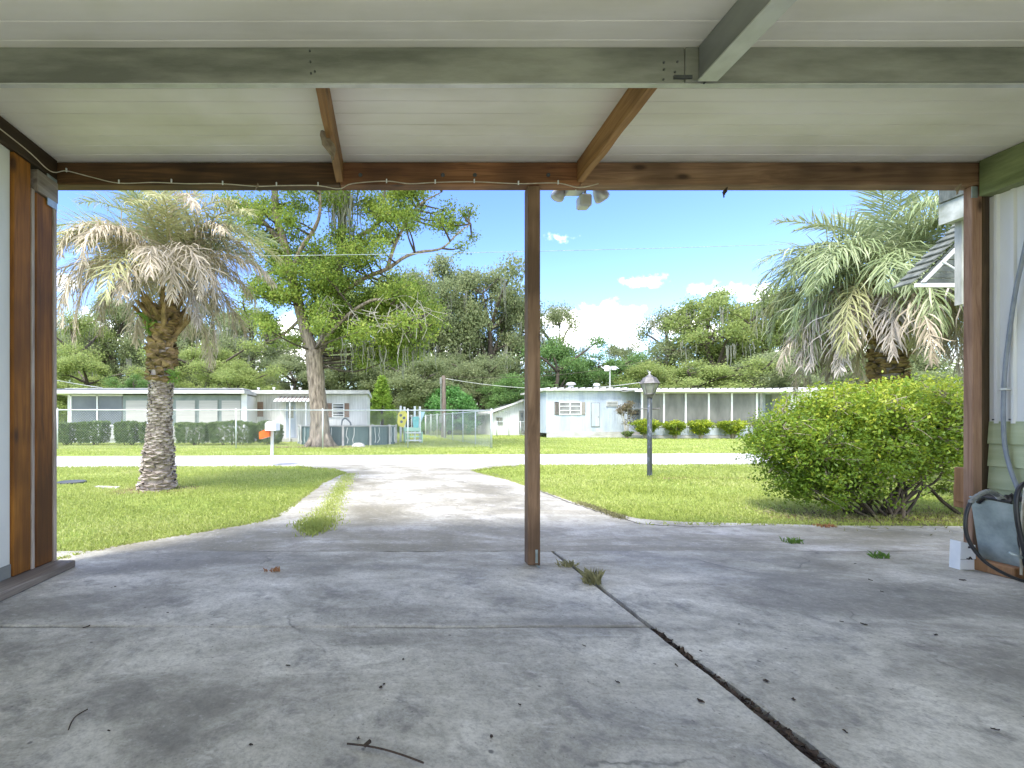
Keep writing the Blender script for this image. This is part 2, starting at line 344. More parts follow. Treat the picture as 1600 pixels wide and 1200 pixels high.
M['weed']=leafm('weed_leaf',(.07,.16,.03),(.15,.28,.05),(.3,.42,.1),.35,.6,3)
M['weed_dry']=leafm('dry_weed',(.15,.14,.07),(.28,.27,.13),(.4,.38,.2),.3,.7,3)
M['weed_red']=leafm('rusty_needles',(.25,.10,.04),(.40,.19,.09),(.5,.3,.15),.3,.7,3)
def m_lamppost():
    t=NT('flaking_painted_post'); a=t.noise(14,5,.7,t.mapping((1,1,.45))); b=t.noise(5,3,.5)
    col=t.ramp(a,[(.52,(.035,.045,.045)),(.60,(.08,.10,.14)),(.66,(.35,.36,.37))]); t.base(col); t.rough(.55); t.bump(a,.4,.004); return t.m
M['lamppost']=m_lamppost()

# ------------------------------------------------------------------ leaf clouds
def rots(n,g,up=.0):
    d=g.normal(size=(n,3)); d[:,2]+=up; d/=np.linalg.norm(d,axis=1)[:,None]; return d
def leafcloud(mb,cent,n,size,g,sub=26,sig=.2,tb=(.0,1.0),up=.6,elong=1.7,shell=.55,htint=0.0):
    """cent: list of (center, radii); n leaves in total per clump unit volume share"""
    vol=np.array([ (r[0]*r[1]*r[2])**(2/3) for c,r in cent]); cnt=np.maximum(8,(n*vol/vol.sum())).astype(int)
    for (c,r),k in zip(cent,cnt):
        c=np.array(c);r=np.array(r); m=max(2,k//sub)
        d=g.normal(size=(m,3)); d/=np.linalg.norm(d,axis=1)[:,None]
        rr=(shell+(1-shell)*g.random(m))[:,None]*g.random(m)[:,None]**.15
        sc=c+d*rr*r; st=np.clip(.45+.22*g.normal(size=m)+htint*(d[:,2]*rr[:,0]),0,1)
        ix=g.integers(0,m,k)
        p=sc[ix]+g.normal(size=(k,3))*sig*r.mean()*np.array([1,1,.7])
        nn=rots(k,g,up); a=rots(k,g,-.15); a-= nn*(a*nn).sum(1)[:,None]; a/=np.linalg.norm(a,axis=1)[:,None]+1e-9
        b=np.cross(nn,a); s=size*(.6+.8*g.random(k))[:,None]
        fold=nn*s*.25
        V=np.stack([p-a*s*elong*.5, p+b*s*.5+fold, p+a*s*elong*.5, p-b*s*.5+fold],1).reshape(-1,3)
        T=np.repeat(np.clip(st[ix]+.16*g.normal(size=k),tb[0],tb[1]),4)
        Fc=(np.arange(k)*4)[:,None]+np.array([0,1,2,3])
        mb.npadd(V,Fc,T)
    return mb
def blades(mb,pos,h,w,g,lean=.5,tint=None):
    n=len(pos); az=g.random(n)*2*math.pi; d=np.stack([np.cos(az),np.sin(az),np.zeros(n)],1)
    s=np.stack([-np.sin(az),np.cos(az),np.zeros(n)],1); hh=(h*(.5+g.random(n)))[:,None] if not hasattr(h,'__len__') else h[:,None]
    L=(lean*g.random(n))[:,None]; z=np.array([0,0,1.])
    ww=(w*(.7+.6*g.random(n)))[:,None] if not hasattr(w,'__len__') else w[:,None]
    m1=pos+z*hh*.55+d*hh*L*.35; tp=pos+z*hh*(1-.3*L)+d*hh*L
    V=np.stack([pos-s*ww*.5,pos+s*ww*.5,m1+s*ww*.4,tp,m1-s*ww*.4],1).reshape(-1,3)
    T=np.repeat(np.clip(.5+.2*g.normal(size=n)+.22*np.sin(pos[:,0]*1.3+1.7*np.sin(pos[:,1]*.9))*np.sin(pos[:,1]*2.1+1.3*np.sin(pos[:,0]*.8)) if tint is None else tint+.15*g.normal(size=n),0,1),5)
    Fc=(np.arange(n)*5)[:,None]+np.array([0,1,2,3,4]); mb.npadd(V,Fc,T)
def strands(mb,pts,L,g,w=.05,k=7):            # hanging moss: narrow wavy ribbons
    for p in pts:
        for j in range(k):
            l=L*(.4+.9*g.random()); q=np.array(p)+g.normal(size=3)*np.array([.22,.22,.12])*min(1,L); a=g.random()*math.pi
            s=np.array([math.cos(a),math.sin(a),0])*w*(.5+g.random()); V=[];n=5
            for i in range(n+1):
                t=i/n; o=q+np.array([g.normal()*.03,g.normal()*.03,-l*t]); ww=s*(1-t*.8)*(.7+.6*g.random())
                V+= [o-ww*.5,o+ww*.5]
            mb.npadd(np.array(V),np.array([(2*i,2*i+1,2*i+3,2*i+2) for i in range(n)]),np.full(2*n+2,np.clip(.5+.25*g.normal(),0,1)))

# ------------------------------------------------------------------ ground, road, driveway
mb=MB(); n=40
mb.add([(-400,-60,0),(400,-60,0),(400,600,0),(-400,600,0)],[(0,1,2,3)]); struct('ground',mb,M['lawn'])
def interp(tab,y):
    for (a,va),(b,vb) in zip(tab,tab[1:]):
        if a<=y<=b: return va+(vb-va)*(y-a)/(b-a)
    return tab[0][1] if y<tab[0][0] else tab[-1][1]
def edge(pxs): return sorted((G(x,y)[1],G(x,y)[0]) for x,y in pxs)
ROAD_N=lambda x:10.75+.05*x*.9; ROAD_F=lambda x:14.05+.065*x
LE=edge([(-150,945),(-60,915),(10,897),(85,882),(180,858),(300,838),(400,821),(428,812),(452,796),(475,778),(502,758),(522,748),(538,741),(520,735),(470,731)])
RE=edge([(470,1000) and (2400,838),(1500,822),(1300,821),(1200,826),(1100,822),(1000,815),(920,795),(850,770),(795,752),(750,741),(735,737),(760,733),(800,730)])
# right edge: as a function of y it is multi-valued near the bush, so use an explicit table
RE=[(3.0,9.0),(4.42,9.0),(4.48,6.2),(4.50,4.4),(4.60,3.3),(4.85,2.45),(5.2,1.95),(5.7,1.72),(6.5,1.95),(7.2,1.98),(8.3,1.92),(9.2,1.75),(9.6,1.9),(10.2,2.6),(10.7,3.2)]
RE=[(3.0,9.0)]+sorted([(G(x,y)[1],G(x,y)[0]) for x,y in [(1900,828),(1500,824),(1330,825),(1200,827),(1100,822),(1000,815),(920,795),(850,770),(795,752),(750,741),(738,737),(765,733),(810,729)]])
g=np.random.default_rng(3)
def strip(name,y0,y1,mat,z0,z1,lf,rf,jag=.02,step=.08,kind='structure'):
    ys=list(np.arange(y0,y1,step))+[y1]; mb=MB(); L=[];Rr=[]
    nz=lambda:float(g.normal())*jag
    for y in ys: L.append((lf(y)+nz(),y)); Rr.append((rf(y)+nz(),y))
    v=[];n=len(ys)
    for (a,y),(b,_) in zip(L,Rr): v+= [(a,y,z1),(b,y,z1),(a,y,z0),(b,y,z0)]
    f=[]
    for i in range(n-1):
        k=4*i; f+= [(k,k+1,k+5,k+4),(k+2,k,k+4,k+6),(k+1,k+3,k+7,k+5)]
    f+= [(2,3,1,0),(4*n-4,4*n-3,4*n-1,4*n-2)]
    mb.add(v,f); return struct(name,mb,mat)
lf=lambda y:interp(LE,y); rf=lambda y:interp(RE,y)
# road
mb=MB(); xs=np.arange(-60,80.1,.5); v=[];f=[]
for i,x in enumerate(xs):
    v+= [(x,ROAD_N(x)+g.normal()*.015,.012),(x,ROAD_F(x)+g.normal()*.02,.012),(x,ROAD_N(x)-.03,-.01),(x,ROAD_F(x)+.03,-.01)]
    if i: k=4*(i-1); f+= [(k,k+4,k+5,k+1),(k+2,k+6,k+4,k),(k+1,k+5,k+7,k+3)]
mb.add(v,f); struct('road',mb,M['road'])
# dark joint soil under the slabs
mb=MB(); mb.add([(-2.6,-5,.004),(4.6,-5,.004),(4.6,3.66,.004),(-2.6,3.66,.004)],[(0,1,2,3)]); struct('joint_soil',mb,M['joint'])
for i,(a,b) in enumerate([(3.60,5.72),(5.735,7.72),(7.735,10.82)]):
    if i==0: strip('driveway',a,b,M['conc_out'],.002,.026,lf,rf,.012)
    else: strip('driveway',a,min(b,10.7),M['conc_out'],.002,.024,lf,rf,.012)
mb=MB(); mb.add([(lf(5.7)+.05,5.71,.006),(rf(5.7)-.05,5.71,.006),(rf(5.7)-.05,5.75,.006),(lf(5.7)+.05,5.75,.006)],[(0,1,2,3)])
mb.add([(lf(7.7)+.05,7.71,.006),(rf(7.7)-.05,7.71,.006),(rf(7.7)-.05,7.75,.006),(lf(7.7)+.05,7.75,.006)],[(0,1,2,3)]); struct('joint_strip',mb,M['joint'])
# carport slabs with ragged joints
def slab(x0,x1,y0,y1,mat,jx0=0,jx1=0,jy1=0,jy0=0,z=.03,wx1=None):
    pts=[]; st=.07
    nx=max(2,int((x1-x0)/st)); ny=max(2,int((y1-y0)/st))
    def w(a): return float(np.cumsum(g.normal(size=1))[0])*a
    def walk(n,a):
        c=np.cumsum(g.normal(size=n+1))*a; c-=np.linspace(c[0],c[-1],n+1); return c+g.normal(size=n+1)*a*.6
    A=walk(nx,jy0);B=walk(ny,jx1);Cc=walk(nx,jy1);D=walk(ny,jx0)
    for i in range(nx): pts.append((x0+(x1-x0)*i/nx,y0+A[i]))
    for i in range(ny):
        y=y0+(y1-y0)*i/ny; pts.append(((x1 if wx1 is None else wx1(y))+B[i],y))
    for i in range(nx): pts.append(((x1 if wx1 is None else wx1(y1))-((x1 if wx1 is None else wx1(y1))-x0)*i/nx,y1+Cc[i]))
    for i in range(ny): pts.append((x0+D[i],y1-(y1-y0)*i/ny))
    mb=MB(); n=len(pts)
    ins=[]; # chamfered lip
    cx=(x0+x1)/2;cy=(y0+y1)/2
    for (x,y) in pts:
        ins.append((x+.008*(1 if x<cx else -1)*(1 if min(abs(x-x0),abs(x-x1))<.05 else 0),y+.008*(1 if y<cy else -1)*(1 if min(abs(y-y0),abs(y-y1))<.05 else 0)))
    mb.add([(x,y,0.002) for x,y in pts]+[(x,y,z-.006) for x,y in pts]+[(x,y,z) for x,y in ins],
       [(i,(i+1)%n,n+(i+1)%n,n+i) for i in range(n)]+[(n+i,n+(i+1)%n,2*n+(i+1)%n,2*n+i) for i in range(n)]+[tuple(range(2*n,3*n))])
    return struct('slab',mb,mat)
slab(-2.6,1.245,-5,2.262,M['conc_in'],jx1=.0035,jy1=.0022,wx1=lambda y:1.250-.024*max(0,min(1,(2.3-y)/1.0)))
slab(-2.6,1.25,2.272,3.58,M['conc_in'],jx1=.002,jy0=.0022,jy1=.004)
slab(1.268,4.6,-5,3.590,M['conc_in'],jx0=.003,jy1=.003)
# asphalt-like spalled patch strip beside the joint
# dirt bed below the big bush
def patch(name,c,rx,ry,z,mat,n=60,am=.2):
    mb=MB(); g2=np.random.default_rng(int(abs(c[0]*100))+5); ph=g2.random(5)*6.28
    pts=[]
    for i in range(n):
        a=2*math.pi*i/n; r=1+am*sum(math.sin((k+2)*a+ph[k])/(k+1.5) for k in range(5))+g2.normal()*.03
        pts.append((c[0]+rx*r*math.cos(a),c[1]+ry*r*math.sin(a),z))
    mb.add(pts,[tuple(range(n))]); return struct(name,mb,mat)
patch('dirt_bed',(5.6,4.95),1.5,.36,.005,M['red_soil'])
patch('dirt_ring',(-3.32,7.0),.55,.42,.006,M['red_soil'])
patch('bare_soil',(-2.45,18.6),1.5,.9,.006,M['red_soil'])
patch('sandy_patch',(5.6,8.35),1.1,.12,.004,M['weed_dry'] and M['red_soil'])
# ------------------------------------------------------------------ grass blades
def lawn_points(n,x0,x1,y0,y1,pw=1.0):
    u=g.random(n); Y=(y0**(-pw)+(y1**(-pw)-y0**(-pw))*u)**(-1/pw)
    X=x0+(x1-x0)*g.random(n); return X,Y
def sel(X,Y):
    l=np.interp(Y,[a for a,_ in LE],[b for _,b in LE]); r=np.interp(Y,[a for a,_ in RE],[b for _,b in RE])
    near=Y<(10.72+.045*X); jit=.03*g.normal(size=len(X))
    left=(X<l+jit)&near&(X>-2.4-Y*.55)&((Y>3.0)|(X<-2.62)); right=(X>r+jit)&near
    far=Y>(14.1+.065*X)
    return left|right|far
mb=MB()
X,Y=lawn_points(330000,-9,14,2.9,11.3,.6); k=sel(X,Y)
u=(X*F/Y+VX); k&=(u>20)&(u<1640); X=X[k];Y=Y[k]
cl=np.sin(X*3.1+np.sin(Y*2.3)*2)*np.cos(Y*2.7+X)*.5+.5
thin=np.sin(X*1.9+2*np.sin(Y*1.1))*np.sin(Y*1.5+1.4*np.sin(X*1.2+1)); kp=g.random(len(X))<np.where(thin>.45,.45,1.0); X=X[kp];Y=Y[kp];cl=cl[kp]
pos=np.stack([X,Y,np.zeros(len(X))],1)
hh=(.018+.022*g.random(len(X)))*(.75+.5*cl)+.0012*Y; ww=(.0035+.0011*Y)*(.7+.6*g.random(len(X)))
blades(mb,pos,hh,ww,g,.9)
X,Y=lawn_points(90000,-16,34,14,34,1.0); k=sel(X,Y); u=(X*F/Y+VX); k&=(u>60)&(u<1560); X=X[k];Y=Y[k]
blades(mb,np.stack([X,Y,np.zeros(len(X))],1),.03+.03*g.random(len(X)),.02+.02*g.random(len(X)),g,.9)
# ragged tufts along the concrete edges
E=[]
for tab,sg in ((LE,-1),(RE,1)):
    for i in range(2600):
        y=rnd.uniform(3.0,10.4); x=interp(tab,y)+sg*abs(rnd.gauss(0,.03))-sg*.02
        if sg>0 and y<4.9: x=rnd.uniform(2.4,7.5); y=np.interp(x,[b for a,b in RE[1:8]][::-1],[a for a,b in RE[1:8]][::-1])+rnd.uniform(-.02,.05) if False else 4.5+rnd.uniform(0,.08)
        E.append((x,y,0.0))
E=np.array([e for e in E if e[0]>-6]); blades(mb,E,.03+.04*g.random(len(E)),.006+.004*g.random(len(E)),g,1.1)
o=part('grass',mb,M['blade']); tag(o,'short bright green lawn grass on both sides of the driveway and road','grass',kind='stuff')
# grassy strip growing in the driveway
mb=MB(); N=5200; t=g.random(N)
cx=np.interp(t,[0,.25,.5,.75,1],[G(547,742)[0],G(532,765)[0],G(520,790)[0],G(502,815)[0],G(487,836)[0]])
cy=np.interp(t,[0,.25,.5,.75,1],[GY(742),GY(765),GY(790),GY(815),GY(836)])
wd=np.interp(t,[0,.5,.9,1],[.10,.10,.14,.06]); p=np.stack([cx+g.normal(size=N)*wd*.7,cy+g.normal(size=N)*.1,np.full(N,.024)],1)
blades(mb,p,np.interp(t,[0,.7,1],[.018,.022,.05])*(.5+g.random(N)),.006+.005*g.random(N),g,1.0)
o=part('grass_strip',mb,M['blade']); tag(o,'strip of grass growing in the joint along the left side of the driveway','grass',kind='stuff')
mb=MB(); N=900; t=g.random(N); cx=np.interp(t,[0,.5,1],[G(905,790)[0],G(935,800)[0],G(975,815)[0]]); cy=np.interp(t,[0,.5,1],[GY(790),GY(800),GY(815)])
p=np.stack([cx+g.normal(size=N)*.03,cy+g.normal(size=N)*.03,np.full(N,.024)],1); blades(mb,p,.03*(.5+g.random(N)),.006+.003*g.random(N),g,1.0)
o=part('crack_grass',mb,M['weed_dry']); tag(o,'sparse grass in the crack on the right side of the driveway','grass',kind='stuff')
# long crack at the right of the drive: narrow ragged dirt line
mb=MB(); pts=[G(x,y) for x,y in [(770,742),(805,755),(850,773),(900,792),(950,808),(1000,823),(1080,828),(1200,826),(1240,818)]]
fine=[]
for a,b in zip(pts,pts[1:]):
    for i in range(10):
        t_=i/10; fine.append((a[0]+(b[0]-a[0])*t_+rnd.gauss(0,.008),a[1]+(b[1]-a[1])*t_+rnd.gauss(0,.008)))
for i,(x,y) in enumerate(fine):
    w=.007+.006*rnd.random(); mb.v+= [(x-w,y-w*.6,.0285),(x+w,y+w*.6,.0285)]; mb.t+= [.5,.5]
    if i: mb.f.append((2*i-2,2*i-1,2*i+1,2*i))
struct('driveway_crack',mb,M['joint'])

# weeds in joints
def weed(px,py,z,h,n,mat,label,spread=.05):
    c=G(px,py,z); mb=MB(); gg=np.random.default_rng(int(px)); p=np.array(c)+np.clip(gg.normal(size=(n,3)),-1.5,1.5)*np.array([spread,spread*.6,0])*.8
    blades(mb,p,h*(.4+.8*gg.random(n)),.006+.005*gg.random(n),gg,1.2)
    solo('weed',mb,mat,label,'weed',c,'weeds growing through the concrete')
weed(926,912,.03,.09,70,M['weed_dry'],'dry weed clump in the long floor joint just right of the centre post',.04)
weed(886,884,.03,.045,50,M['weed_dry'],'small straw coloured tuft between the centre post base and the joint weeds',.05)
weed(1240,848,.026,.05,60,M['weed'],'low green weed on the apron in front of the big bush, left one')
weed(1373,872,.026,.05,45,M['weed'],'bright green tuft in the slab edge left of the white outlet box',.04)
weed(426,892,.031,.03,34,M['weed_red'],'rusty brown weed tuft at the slab edge left of the centre post',.04)
weed(1290,823,.026,.03,70,M['weed_red'],'rust coloured pine needles at the lawn edge below the big bush',.06)
weed(1530,880,.03,.07,60,M['weed'],'broad green weed squeezed between the white box and the galvanised tub',.05)

# ------------------------------------------------------------------ carport
YF=3.26                                                # front beam plane
cp=thing('carport','open carport with cream roof panels, brown wooden posts and grey cross beam','carport',(0,YF,0))
def roof():
    mb=MB(); ys=[];y=-1.8
    prof=[]
    while y<YF+.10:
        seam = int(round((y+1.8)/.105))%4==0
        d=-.009 if seam else -.004; w=.007 if seam else .008
        prof+= [(y,2.742),(y+w*.5,2.742-d),(y+w,2.742)]; y+=.105
    prof.append((YF+.12,2.742))
    xs=[-2.5,-1.2,0,1.2,2.4,3.3,4.35]; v=[];f=[]
    for j,x in enumerate(xs):
        for (yy,z) in prof: v.append((x,yy,z+ .003*math.sin(x*2.1+yy*3)))
    m=len(prof)
    for j in range(len(xs)-1):
        for i in range(m-1): f.append((j*m+i,j*m+i+1,(j+1)*m+i+1,(j+1)*m+i))
    mb.add(v,f); mb.box(-2.5,4.35,-1.8,YF+.12,2.752,2.80); return mb
part('roof_panel',roof(),M['ceil'],cp)
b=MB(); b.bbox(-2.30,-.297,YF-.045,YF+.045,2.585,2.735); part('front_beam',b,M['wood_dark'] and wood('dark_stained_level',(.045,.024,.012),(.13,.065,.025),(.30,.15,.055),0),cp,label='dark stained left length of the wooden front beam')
b=MB(); b.bbox(-.294,1.317,YF-.047,YF+.043,2.585,2.735); part('front_beam',b,M['wood_x'],cp,label='reddish middle length of the wooden front beam')
b=MB(); b.bbox(1.320,4.06,YF-.045,YF+.045,2.585,2.735); part('front_beam',b,wood('pinkish_level',(.14,.075,.04),(.33,.19,.105),(.48,.31,.19),0),cp,label='faded pinkish right length of the wooden front beam')
# dome bolts on the beam
for px in (563,692,742,857):
    b=MB(); c=P(px,273,YF-.05); b.lathe([(.0001,-.006),(.008,-.005),(.012,-.002),(.014,.004)],(0,0,0),12); b.v=[(c[0]+x,c[1]+z,c[2]+y) for x,y,z in b.v]; part('bolt',b,M['iron'],cp,True)
# grey metal beam: box section with bottom flange
def midbeam():
    b=MB(); ya=2.235; yb=2.25
    b.bbox(-2.5,1.40,ya,yb,2.578,2.742,.003); return b
part('cross_beam',midbeam(),M['beam_grey'],cp)
b=MB(); b.bbox(1.403,4.35,2.232,2.249,2.578,2.742,.004); part('cross_beam',b,M['beam_grey'],cp)
b=MB(); b.box(-2.5,4.35,2.237,2.262,2.570,2.5765); part('beam_flange',b,M['alu'],cp)
for px,py in ((484,80),(485,97),(486,115),(492,112),(1037,98),(1037,109),(1036,125),(1058,97),(1054,113),(1100,130),(1122,122)):
    c=P(px,py,2.235); b=MB(); b.tube([(c[0],2.2295,c[2]),(c[0],2.236,c[2])],.0045,8); part('screw',b,M['iron'],cp)
b=MB(); c=P(1064,121,2.232); b.box(c[0]-.035,c[0]+.05,2.226,2.2325,c[2]-.008,c[2]+.008); part('bracket',b,M['iron'],cp)
b=MB(); b.bbox(1.46,1.535,-1.8,2.228,2.582,2.742,.004); part('centre_girder',b,M['alu_dark'],cp)
b=MB(); b.box(1.452,1.543,-1.8,2.222,2.573,2.5805); part('girder_flange',b,M['alu'],cp)
# rafters (2x boards) between the front beam and the cross beam
def rafter(x0,x1,w,lean=.0):
    b=MB(); y0,y1=2.254,YF-.048; z0,z1=2.60,2.738
    n=14; v=[];f=[]
    for i in range(n+1):
        t=i/n; y=y0+(y1-y0)*t; x=x0+(x1-x0)*t; dz=.003*math.sin(t*17); dx=.002*math.sin(t*11+1)
        v+= [(x-w/2+dx,y,z0+dz),(x+w/2+dx,y,z0+dz),(x+w/2+lean,y,z1),(x-w/2+lean,y,z1)]
        if i:
            k=4*(i-1); f+= [(k,k+1,k+5,k+4),(k+1,k+2,k+6,k+5),(k+2,k+3,k+7,k+6),(k+3,k,k+4,k+7)]
    f+= [(3,2,1,0),(4*n,4*n+1,4*n+2,4*n+3)]
    b.add(v,f); return b
part('rafter',rafter(-.31,-.295,.045),M['wood_y'],cp)
part('rafter',rafter(1.29,1.315,.045,.0),M['wood_y'],cp)
# centre post with chipped base and angle bracket
b=MB(); b.bbox(.968,1.052,YF-.03,YF+.05,.03,2.585,.004); part('post',b,M['wood_mid'],cp,label='slim brown post in the middle of the opening')
b=MB(); b.box(1.018,1.034,YF-.0335,YF-.0305,.045,.135); b.box(1.018,1.034,YF-.085,YF-.0305,.031,.035); b.box(1.022,1.030,YF-.037,YF-.0337,.11,.118);part('post_bracket',b,M['galv'],cp)
# left posts
b=MB(); b.bbox(-2.30,-2.195,2.845,2.985,.078,2.60,.005); part('post',b,M['wood_orange'],cp,label='left inner post of orange brown stained wood')
b=MB(); b.bbox(-2.29,-2.185,3.015,3.165,.078,2.44,.005); part('post',b,M['wood_v'],cp,label='left outer post of dark brown stained wood')
b=MB(); b.box(-2.30,-2.192,2.987,3.012,.078,2.45); b.box(-2.30,-2.178,3.167,3.195,.06,2.44); part('trim_strip',b,M['edge_wood'],cp)
b=MB(); b.bbox(-2.29,-2.17,3.01,3.20,2.445,2.582,.004); part('post_cap_block',b,M['wood_grey'],cp)
b=MB(); b.bbox(-2.33,-2.055,2.35,3.20,.031,.075,.005); part('sill',b,M['wood_grey'],cp)
b=MB(); b.bbox(-2.33,-2.06,-1.8,2.347,.031,.072,.005); part('sill',b,M['wood_grey'],cp)
b=MB(); b.box(-2.26,-2.213,-1.8,2.838,.077,2.60); part('wall_panel',b,M['white_panel'],cp,label='off-white panelled left wall')
b=MB(); b.box(-2.2125,-2.206,-1.8,2.838,.077,.155); part('wall_trim',b,M['alu_dark'],cp)
b=MB(); b.bbox(-2.33,-2.18,-1.8,YF-.055,2.602,2.738,.004); part('side_beam',b,M['wood_dark'],cp)
# right post and wall
b=MB(); b.bbox(3.955,4.021,YF-.035,YF+.02,.031,2.583,.005); part('post',b,M['wood_right'],cp,label='right post of sun faded pinkish wood with knots')
b=MB(); b.bbox(4.024,4.12,YF-.033,YF+.05,.031,2.583,.004); part('post_backing',b,wood('dark_backing_board',(.03,.018,.008),(.08,.05,.022),(.15,.10,.05),2),cp)
b=MB(); b.bbox(3.975,4.17,-1.8,YF-.052,2.50,2.738,.004); part('side_beam',b,M['green_beam'],cp)
def ribbed(x,y0,y1,z0,z1):
    b=MB(); pts=[]; y=y0
    while y<y1:
        pts+= [(x,y),(x,y+.035),(x-.012,y+.043),(x-.012,y+.058),(x,y+.066)]; y+=.085
    pts=[p for p in pts if p[1]<=y1]+[(x,y1)]; n=len(pts)
    b.add([(p[0],p[1],z0) for p in pts]+[(p[0],p[1],z1) for p in pts],[(i,i+1,n+i+1,n+i) for i in range(n-1)])
    b.box(x+.004,x+.03,y0,y1,z0,z1); return b
part('wall_panel',ribbed(4.062,-1.8,YF-.04,.985,2.499),M['metal_wall'],cp,label='white ribbed metal upper right wall')
b=MB()
z=.10
while z<.97:
    b.prism([(4.046,z),(4.058,z+.148),(4.10,z+.148),(4.10,z)],1,-1.8,YF-.04); z+=.15
part('siding',b,M['green_side'],cp,label='pale green lap siding at the foot of the right wall')
for y in (3.19,3.105,3.02):
    b=MB(); b.tube([(4.045,y,1.01),(4.052,y,1.01)],.005,8); part('screw',b,M['iron'],cp)
b=MB(); b.bbox(3.96,4.09,-1.8,YF-.04,.031,.098,.004); part('bottom_plate',b,M['wood_raw'],cp)
b=MB(); b.bbox(3.985,4.03,YF+.022,YF+.10,.44,.68,.006); b.bbox(4.0,4.045,YF+.022,YF+.115,.40,.56,.004)
o=part('wood_block',b,M['wood_raw'],cp)
# small metal hanger plates at the post heads
b=MB(); c=P(1508,305,YF-.04); b.box(c[0]+.045,c[0]+.085,YF-.0395,YF-.036,2.50,2.575); part('bracket',b,M['galv'],cp)
b=MB(); b.box(-2.178,-2.172,3.10,3.19,2.40,2.60); part('bracket',b,M['galv'],cp)

# cable stapled along the beam
def tube_pts(pts,sub=6):                       # Catmull-Rom
    pts=[Vector(p) for p in pts]; q=[pts[0]]+pts+[pts[-1]]; out=[]
    for i in range(1,len(q)-2):
        for k in range(sub):
            t=k/sub; a,b_,c,d=q[i-1],q[i],q[i+1],q[i+2]
            out.append(.5*((2*b_)+(-a+c)*t+(2*a-5*b_+4*c-d)*t*t+(-a+3*b_-3*c+d)*t**3))
    out.append(q[-2]); return out
cab=thing('cable','thin beige electric cable stapled along the inside of the wooden front beam','cable',P(500,286,YF-.055))
yc=YF-.052
pp=[(-2.172,1.6,2.66),(-2.172,2.4,2.655),(-2.172,2.9,2.65),(-2.168,3.12,2.625),P(104,267,yc-.02),P(140,276,yc),P(185,286,yc),P(240,285,yc),P(290,287,yc),P(345,287,yc),P(400,291,yc),P(440,290,yc),P(495,290,yc),P(530,295,yc-.01),P(550,287,yc),P(603,283,yc),P(640,287,yc),P(680,285,yc),P(741,284,yc),P(810,287,yc),P(870,286,yc),P(905,293,yc-.01),P(935,287,yc)]
b=MB(); b.tube(tube_pts(pp),.0032,6); part('cable_run',b,M['rope'],cab,True)
for px,py in ((104,266),(186,284),(268,283),(348,286),(432,288),(497,288),(604,283),(680,284),(741,283),(810,286),(872,285)):
    c=P(px,py,yc); b=MB(); b.bbox(c[0]-.004,c[0]+.004,yc-.006,yc+.003,c[2]-.012,c[2]+.013,.001); part('staple',b,M['plas_white'],cab)
# dusty hanging leaf scraps
def scrap(c,h,label,m='cob'):
    b=MB(); gg=np.random.default_rng(int(h*1e4)); pts=[]
    n=7
    for i in range(n+1):
        t=i/n; w=h*.16*(math.sin(math.pi*min(1,t*1.1+.08))+.25)*(.8+.4*gg.random()); x=.18*h*math.sin(t*3+h*30)
        pts+= [(c[0]-w+x,c[1]+gg.normal()*.004,c[2]-h*t),(c[0]+x,c[1]-.012,c[2]-h*t),(c[0]+w+x,c[1]+gg.normal()*.004,c[2]-h*t)]
    b.add(pts,[q for i in range(n) for q in ((3*i,3*i+1,3*i+4,3*i+3),(3*i+1,3*i+2,3*i+5,3*i+4))])
    solo('hanging_scrap',b,M[m],label,'dry scrap',c,'dry scraps hanging from the carport beams')
scrap(P(512,205,2.72),.17,'dusty cobweb covered scrap hanging from the left rafter')
scrap(P(1133,293,YF-.05),.07,'small brown scrap hanging below the right half of the front beam','dead_leaf')
scrap(P(401,287,YF-.06),.045,'tiny grey scrap caught on the cable left of the left rafter')
scrap(P(1497,288,YF-.06),.07,'grey brown scrap at the top of the right post')

# security light
sl=thing('security_light','white twin floodlight with a motion sensor hanging under the front beam','light',P(910,293,YF+.14))
b=MB(); b.bbox(1.28,1.40,YF+.05,YF+.16,2.60,2.66,.006); part('mounting_box',b,M['alu'],sl)
def bell(cx,cz,tx,r,L):
    b=MB(); pr=[(r*.25,L*.5),(r*.55,L*.42),(r*.75,L*.2),(r*.92,-L*.05),(r,-L*.3),(r*.96,-L*.42),(r*.7,-L*.5),(.001,-L*.52)]
    b.lathe(pr,(0,0,0),20); m=Matrix.Rotation(tx,3,'Y')@Matrix.Rotation(R(14),3,'X')
    b.v=[tuple(m@Vector(p)+Vector((cx,YF+.17,cz))) for p in b.v]; return b
c1=P(875,300,YF+.17); c2=P(937,302,YF+.17)
part('lamp_head',bell(c1[0],c1[2],R(28),.05,.115),M['cob'] and M['alu'],sl,True)
part('lamp_head',bell(c2[0],c2[2],R(-38),.052,.115),M['alu'],sl,True)
b=MB(); c=P(912,314,YF+.15); b.tube([(c[0],YF+.13,c[2]+.07),(c[0],YF+.13,c[2]+.03)],.01,10); b.bbox(c[0]-.042,c[0]+.042,YF+.10,YF+.19,c[2]-.055,c[2]+.035,.012); part('motion_sensor',b,M['alu'],sl)
b=MB(); b.tube([(c1[0]+.02,YF+.15,c1[2]+.05),(1.33,YF+.12,2.63),(c2[0]-.02,YF+.15,c2[2]+.05)],.009,8); part('arm',b,M['alu'],sl,True)

